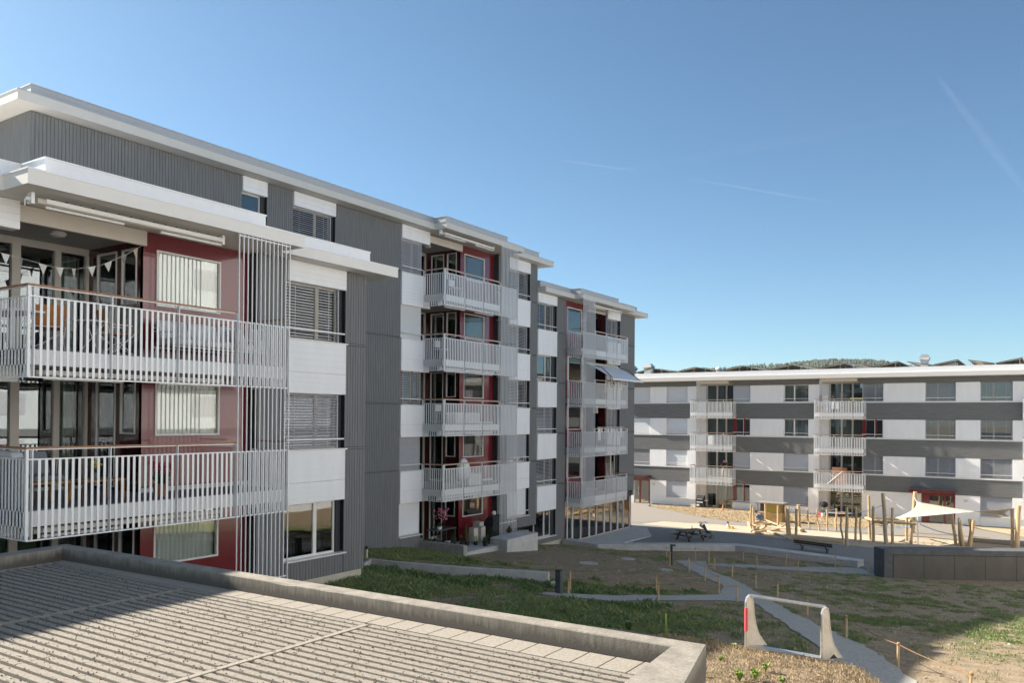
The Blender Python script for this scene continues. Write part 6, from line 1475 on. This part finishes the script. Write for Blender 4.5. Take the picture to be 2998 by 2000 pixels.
PP(33.5, -21.9, .13, .2, 'taller thin plant behind the right concrete block', height=.7, spiky=True, leaves=10)
for x, y, w, h, lb in ((-22.2, 30.75, .28, .72, 'pale concrete cube slab on the terrace, left of three'), (-22.1, 31.2, .26, .74, 'pale concrete cube slab on the terrace, middle of three'), (-22.5, 31.55, .36, .9, 'pale concrete cube slab on the terrace, tallest at the back')):
    b = MB(); b.box(x-w/2, x+w/2, y-.17, y+.17, FT, FT+h, 'stone'); tag(b.build('concrete_cube', bevel=.01), lb, 'concrete block', 'concrete cubes on the terrace')
t = tag_t('covered_barbecue', 'barbecue under a black cover beside the slatted screen on the terrace', 'barbecue', (-22.3, 32.7, FT)); b = MB(); x, y = -22.35, 32.7
b.hexa([(x-.3, y-.62, FT), (x+.3, y-.62, FT), (x+.3, y+.62, FT), (x-.3, y+.62, FT)], [(x-.28, y-.52, FT+.85), (x+.28, y-.52, FT+.85), (x+.28, y+.58, FT+.85), (x-.28, y+.58, FT+.85)], 'black'); b.hexa([(x-.28, y-.52, FT+.85), (x+.28, y-.52, FT+.85), (x+.28, y+.58, FT+.85), (x-.28, y+.58, FT+.85)], [(x-.1, y-.4, FT+1.12), (x+.12, y-.4, FT+1.12), (x+.12, y+.4, FT+1.12), (x-.1, y+.4, FT+1.12)], 'black'); b.build('cover', t, bevel=.03)
b = MB(); b.blob((x, y-.1, FT+1.22), .11, 'framew', 0, 10); o = b.build('football', smooth=True); tag(o, 'white and black football lying on the covered barbecue', 'ball')
b = MB(); [b.blob((x+.11*a*.82, y-.1+.11*c*.82, FT+1.22+.11*d*.82), .03, 'black', 0, 5) for a, c, d in ((1, 0, .2), (.3, -.9, .3), (.3, .9, .1), (.5, -.5, -.7), (.2, 0, 1))]; b.build('patch', o, smooth=True)
t = tag_t('plant_shelf', 'dark metal shelf at the left rear of the planted terrace', 'shelf', (-22.7, 28.9, FT)); b = MB(); b.box(-23.0, -22.4, 28.3, 29.7, FT+.80, FT+.84, 'metaldark'); b.build('top', t); b = MB(); [b.tube([(xx, yy, FT), (xx, yy, FT+.8)], .014, 'metaldark', 6) for xx in (-22.95, -22.45) for yy in (28.35, 29.65)]; b.build('leg', t)
PP(28.7, -22.6, .12, .12, 'dark bushy pot standing on the metal shelf', z=FT+.84, height=.25, m='metal')
# a grey covered thing leaning on the lowest middle balcony rail, and chairs behind the balusters
b = MB(); b.blob((-22.1, 29.75, -2.35), (.22, .42, .52), 'fabric', .25, 9); tag(b.build('parasol_cover', smooth=True), 'pale folded cloth bundle rising above the lowest middle balcony rail', 'cloth')
b = MB(); b.box(-22.6, -22.1, 30.2, 31.3, -3.11, -2.55, 'fabric'); tag(b.build('balcony_bench', bevel=.03), 'pale low bench behind the balusters of the lowest middle balcony', 'bench')
b = MB(); b.box(-22.7, -22.2, 29.3, 31.2, -.26, .25, 'fabric'); tag(b.build('balcony_bench', bevel=.03), 'pale low bench behind the balusters of the third middle balcony', 'bench')
for (y, F, lb) in ((29.6, 5.44, 'white garden chair on the top middle balcony'), (28.6, 2.59, 'white garden chair on the second middle balcony from above'), (28.7, -.26, 'white garden chair at the left of the third middle balcony')):
    t = tag_t('garden_chair', lb, 'chair', (-22.4, y, F)); b = MB()
    for dx in (-.2, .2):
        for dy in (-.2, .2): b.tube([(-22.5+dx, y+dy, F), (-22.5+dx*.9, y+dy*.9, F+.44)], .014, 'framew', 6)
    b.build('legs', t); b = MB(); b.box(-22.72, -22.28, y-.22, y+.22, F+.44, F+.47, 'framew'); b.build('seat', t); b = MB(); b.box(-22.74, -22.70, y-.2, y+.2, F+.55, F+.85, 'framew'); b.build('backrest', t)
# washing on the second far balcony
t = tag_t('laundry', 'row of white washing hung along the rail of the second far balcony', 'laundry', (-22.3, 45, 0)); rn = random.Random(2)
b = MB(); b.tube([(-22.15, 43, -1.64+1.16), (-22.15, 46.6, -1.64+1.16)], .008, 'framew', 4); b.build('line', t)
for F, y0 in ((-1.64, 43.1), (1.21, 44.0)):
    for k in range(8): b = MB(); y = y0+k*.42; h = rn.uniform(.25, .8); b.box(-22.17, -22.15, y, y+rn.uniform(.15, .34), F+1.14-h, F+1.13, ['shirtwhite', 'shirtwhite', 'fabric', 'curtain'][k % 4]); b.build('garment', t)
b = MB(); b.lathe((-22.9, 44.2, .35), [(.1, 0), (.16, .0), (.14, .4), (.05, .45)], 'sail', 12); tag(b.build('paper_lantern'), 'cream hanging lantern in the third far loggia', 'lantern')
b = MB(); b.blob((-23.6, 43.9, .35), (.12, .12, .12), 'framew', .0, 8); tag(b.build('ceiling_globe', smooth=True), 'small white globe lamp deep in the third far loggia', 'lamp')

# ------------------------------------------------------------------ thin contrails high in the sky
def contrail(p, q, r, label):
    m = bpy.data.materials.get('vapour')
    if not m:
        m = bpy.data.materials.new('vapour'); m.use_nodes = True; nt = m.node_tree; nt.nodes.remove(nt.nodes['Principled BSDF'])
        tr = node(nt, 'ShaderNodeBsdfTransparent'); df = node(nt, 'ShaderNodeBsdfTranslucent'); df.inputs[0].default_value = (.9, .9, .9, 1); mx = node(nt, 'ShaderNodeMixShader')
        lw = node(nt, 'ShaderNodeLayerWeight'); lw.inputs[0].default_value = .5; iv = node(nt, 'ShaderNodeMath', operation='SUBTRACT'); iv.inputs[0].default_value = 1; nt.links.new(lw.outputs['Facing'], iv.inputs[1])
        nz = node(nt, 'ShaderNodeTexNoise'); nz.inputs['Scale'].default_value = .002; tc = node(nt, 'ShaderNodeTexCoord'); nt.links.new(tc.outputs['Object'], nz.inputs[0])
        ml = node(nt, 'ShaderNodeMath', operation='MULTIPLY'); nt.links.new(iv.outputs[0], ml.inputs[0]); nt.links.new(nz.outputs[0], ml.inputs[1]); m2 = node(nt, 'ShaderNodeMath', operation='MULTIPLY'); m2.inputs[1].default_value = .024; nt.links.new(ml.outputs[0], m2.inputs[0])
        nt.links.new(m2.outputs[0], mx.inputs[0]); nt.links.new(tr.outputs[0], mx.inputs[1]); nt.links.new(df.outputs[0], mx.inputs[2]); nt.links.new(mx.outputs[0], nt.nodes['Material Output'].inputs[0]); M['vapour'] = m
    b = MB(); P, Q = Vector(p), Vector(q); b.tube([tuple(P.lerp(Q, i/12)) for i in range(13)], [r*(.25+.75*math.sin(math.pi*max(.04, i/12))) for i in range(13)], 'vapour', 12); o = b.build('contrail', smooth=True)
    o.visible_shadow = True; return tag(o, label, 'contrail')
contrail((-11198, 18014, 6000), (200, 17700, 6000), 60, 'long thin contrail rising across the sky to the right edge'); contrail((-7559, 19205, 6000), (-4700, 24000, 6000), 30, 'short thin contrail sloping down right below the long one')
contrail((-1590, 15990, 6000), (-300, 26500, 6000), 130, 'broad faint contrail at the right edge of the sky'); contrail((-9547, 16244, 6000), (-8300, 18100, 6000), 22, 'shortest faint contrail meeting the long one')

# ------------------------------------------------------------------ air
b = MB(); b.box(-2700, 2700, -2700, 2700, -11, 135, 'haze_air') if False else None
m = bpy.data.materials.new('haze_air'); m.use_nodes = True; nt = m.node_tree; nt.nodes.remove(nt.nodes['Principled BSDF'])
pv = node(nt, 'ShaderNodeVolumePrincipled'); pv.inputs['Color'].default_value = (.86, .91, 1, 1); pv.inputs['Density'].default_value = .00007; pv.inputs['Anisotropy'].default_value = .2
nt.links.new(pv.outputs[0], nt.nodes['Material Output'].inputs['Volume']); M['haze_air'] = m
b = MB(); b.box(-2700, 2700, -2700, 2700, -11, 135, 'haze_air'); o = b.build('haze'); o['kind'] = 'stuff'
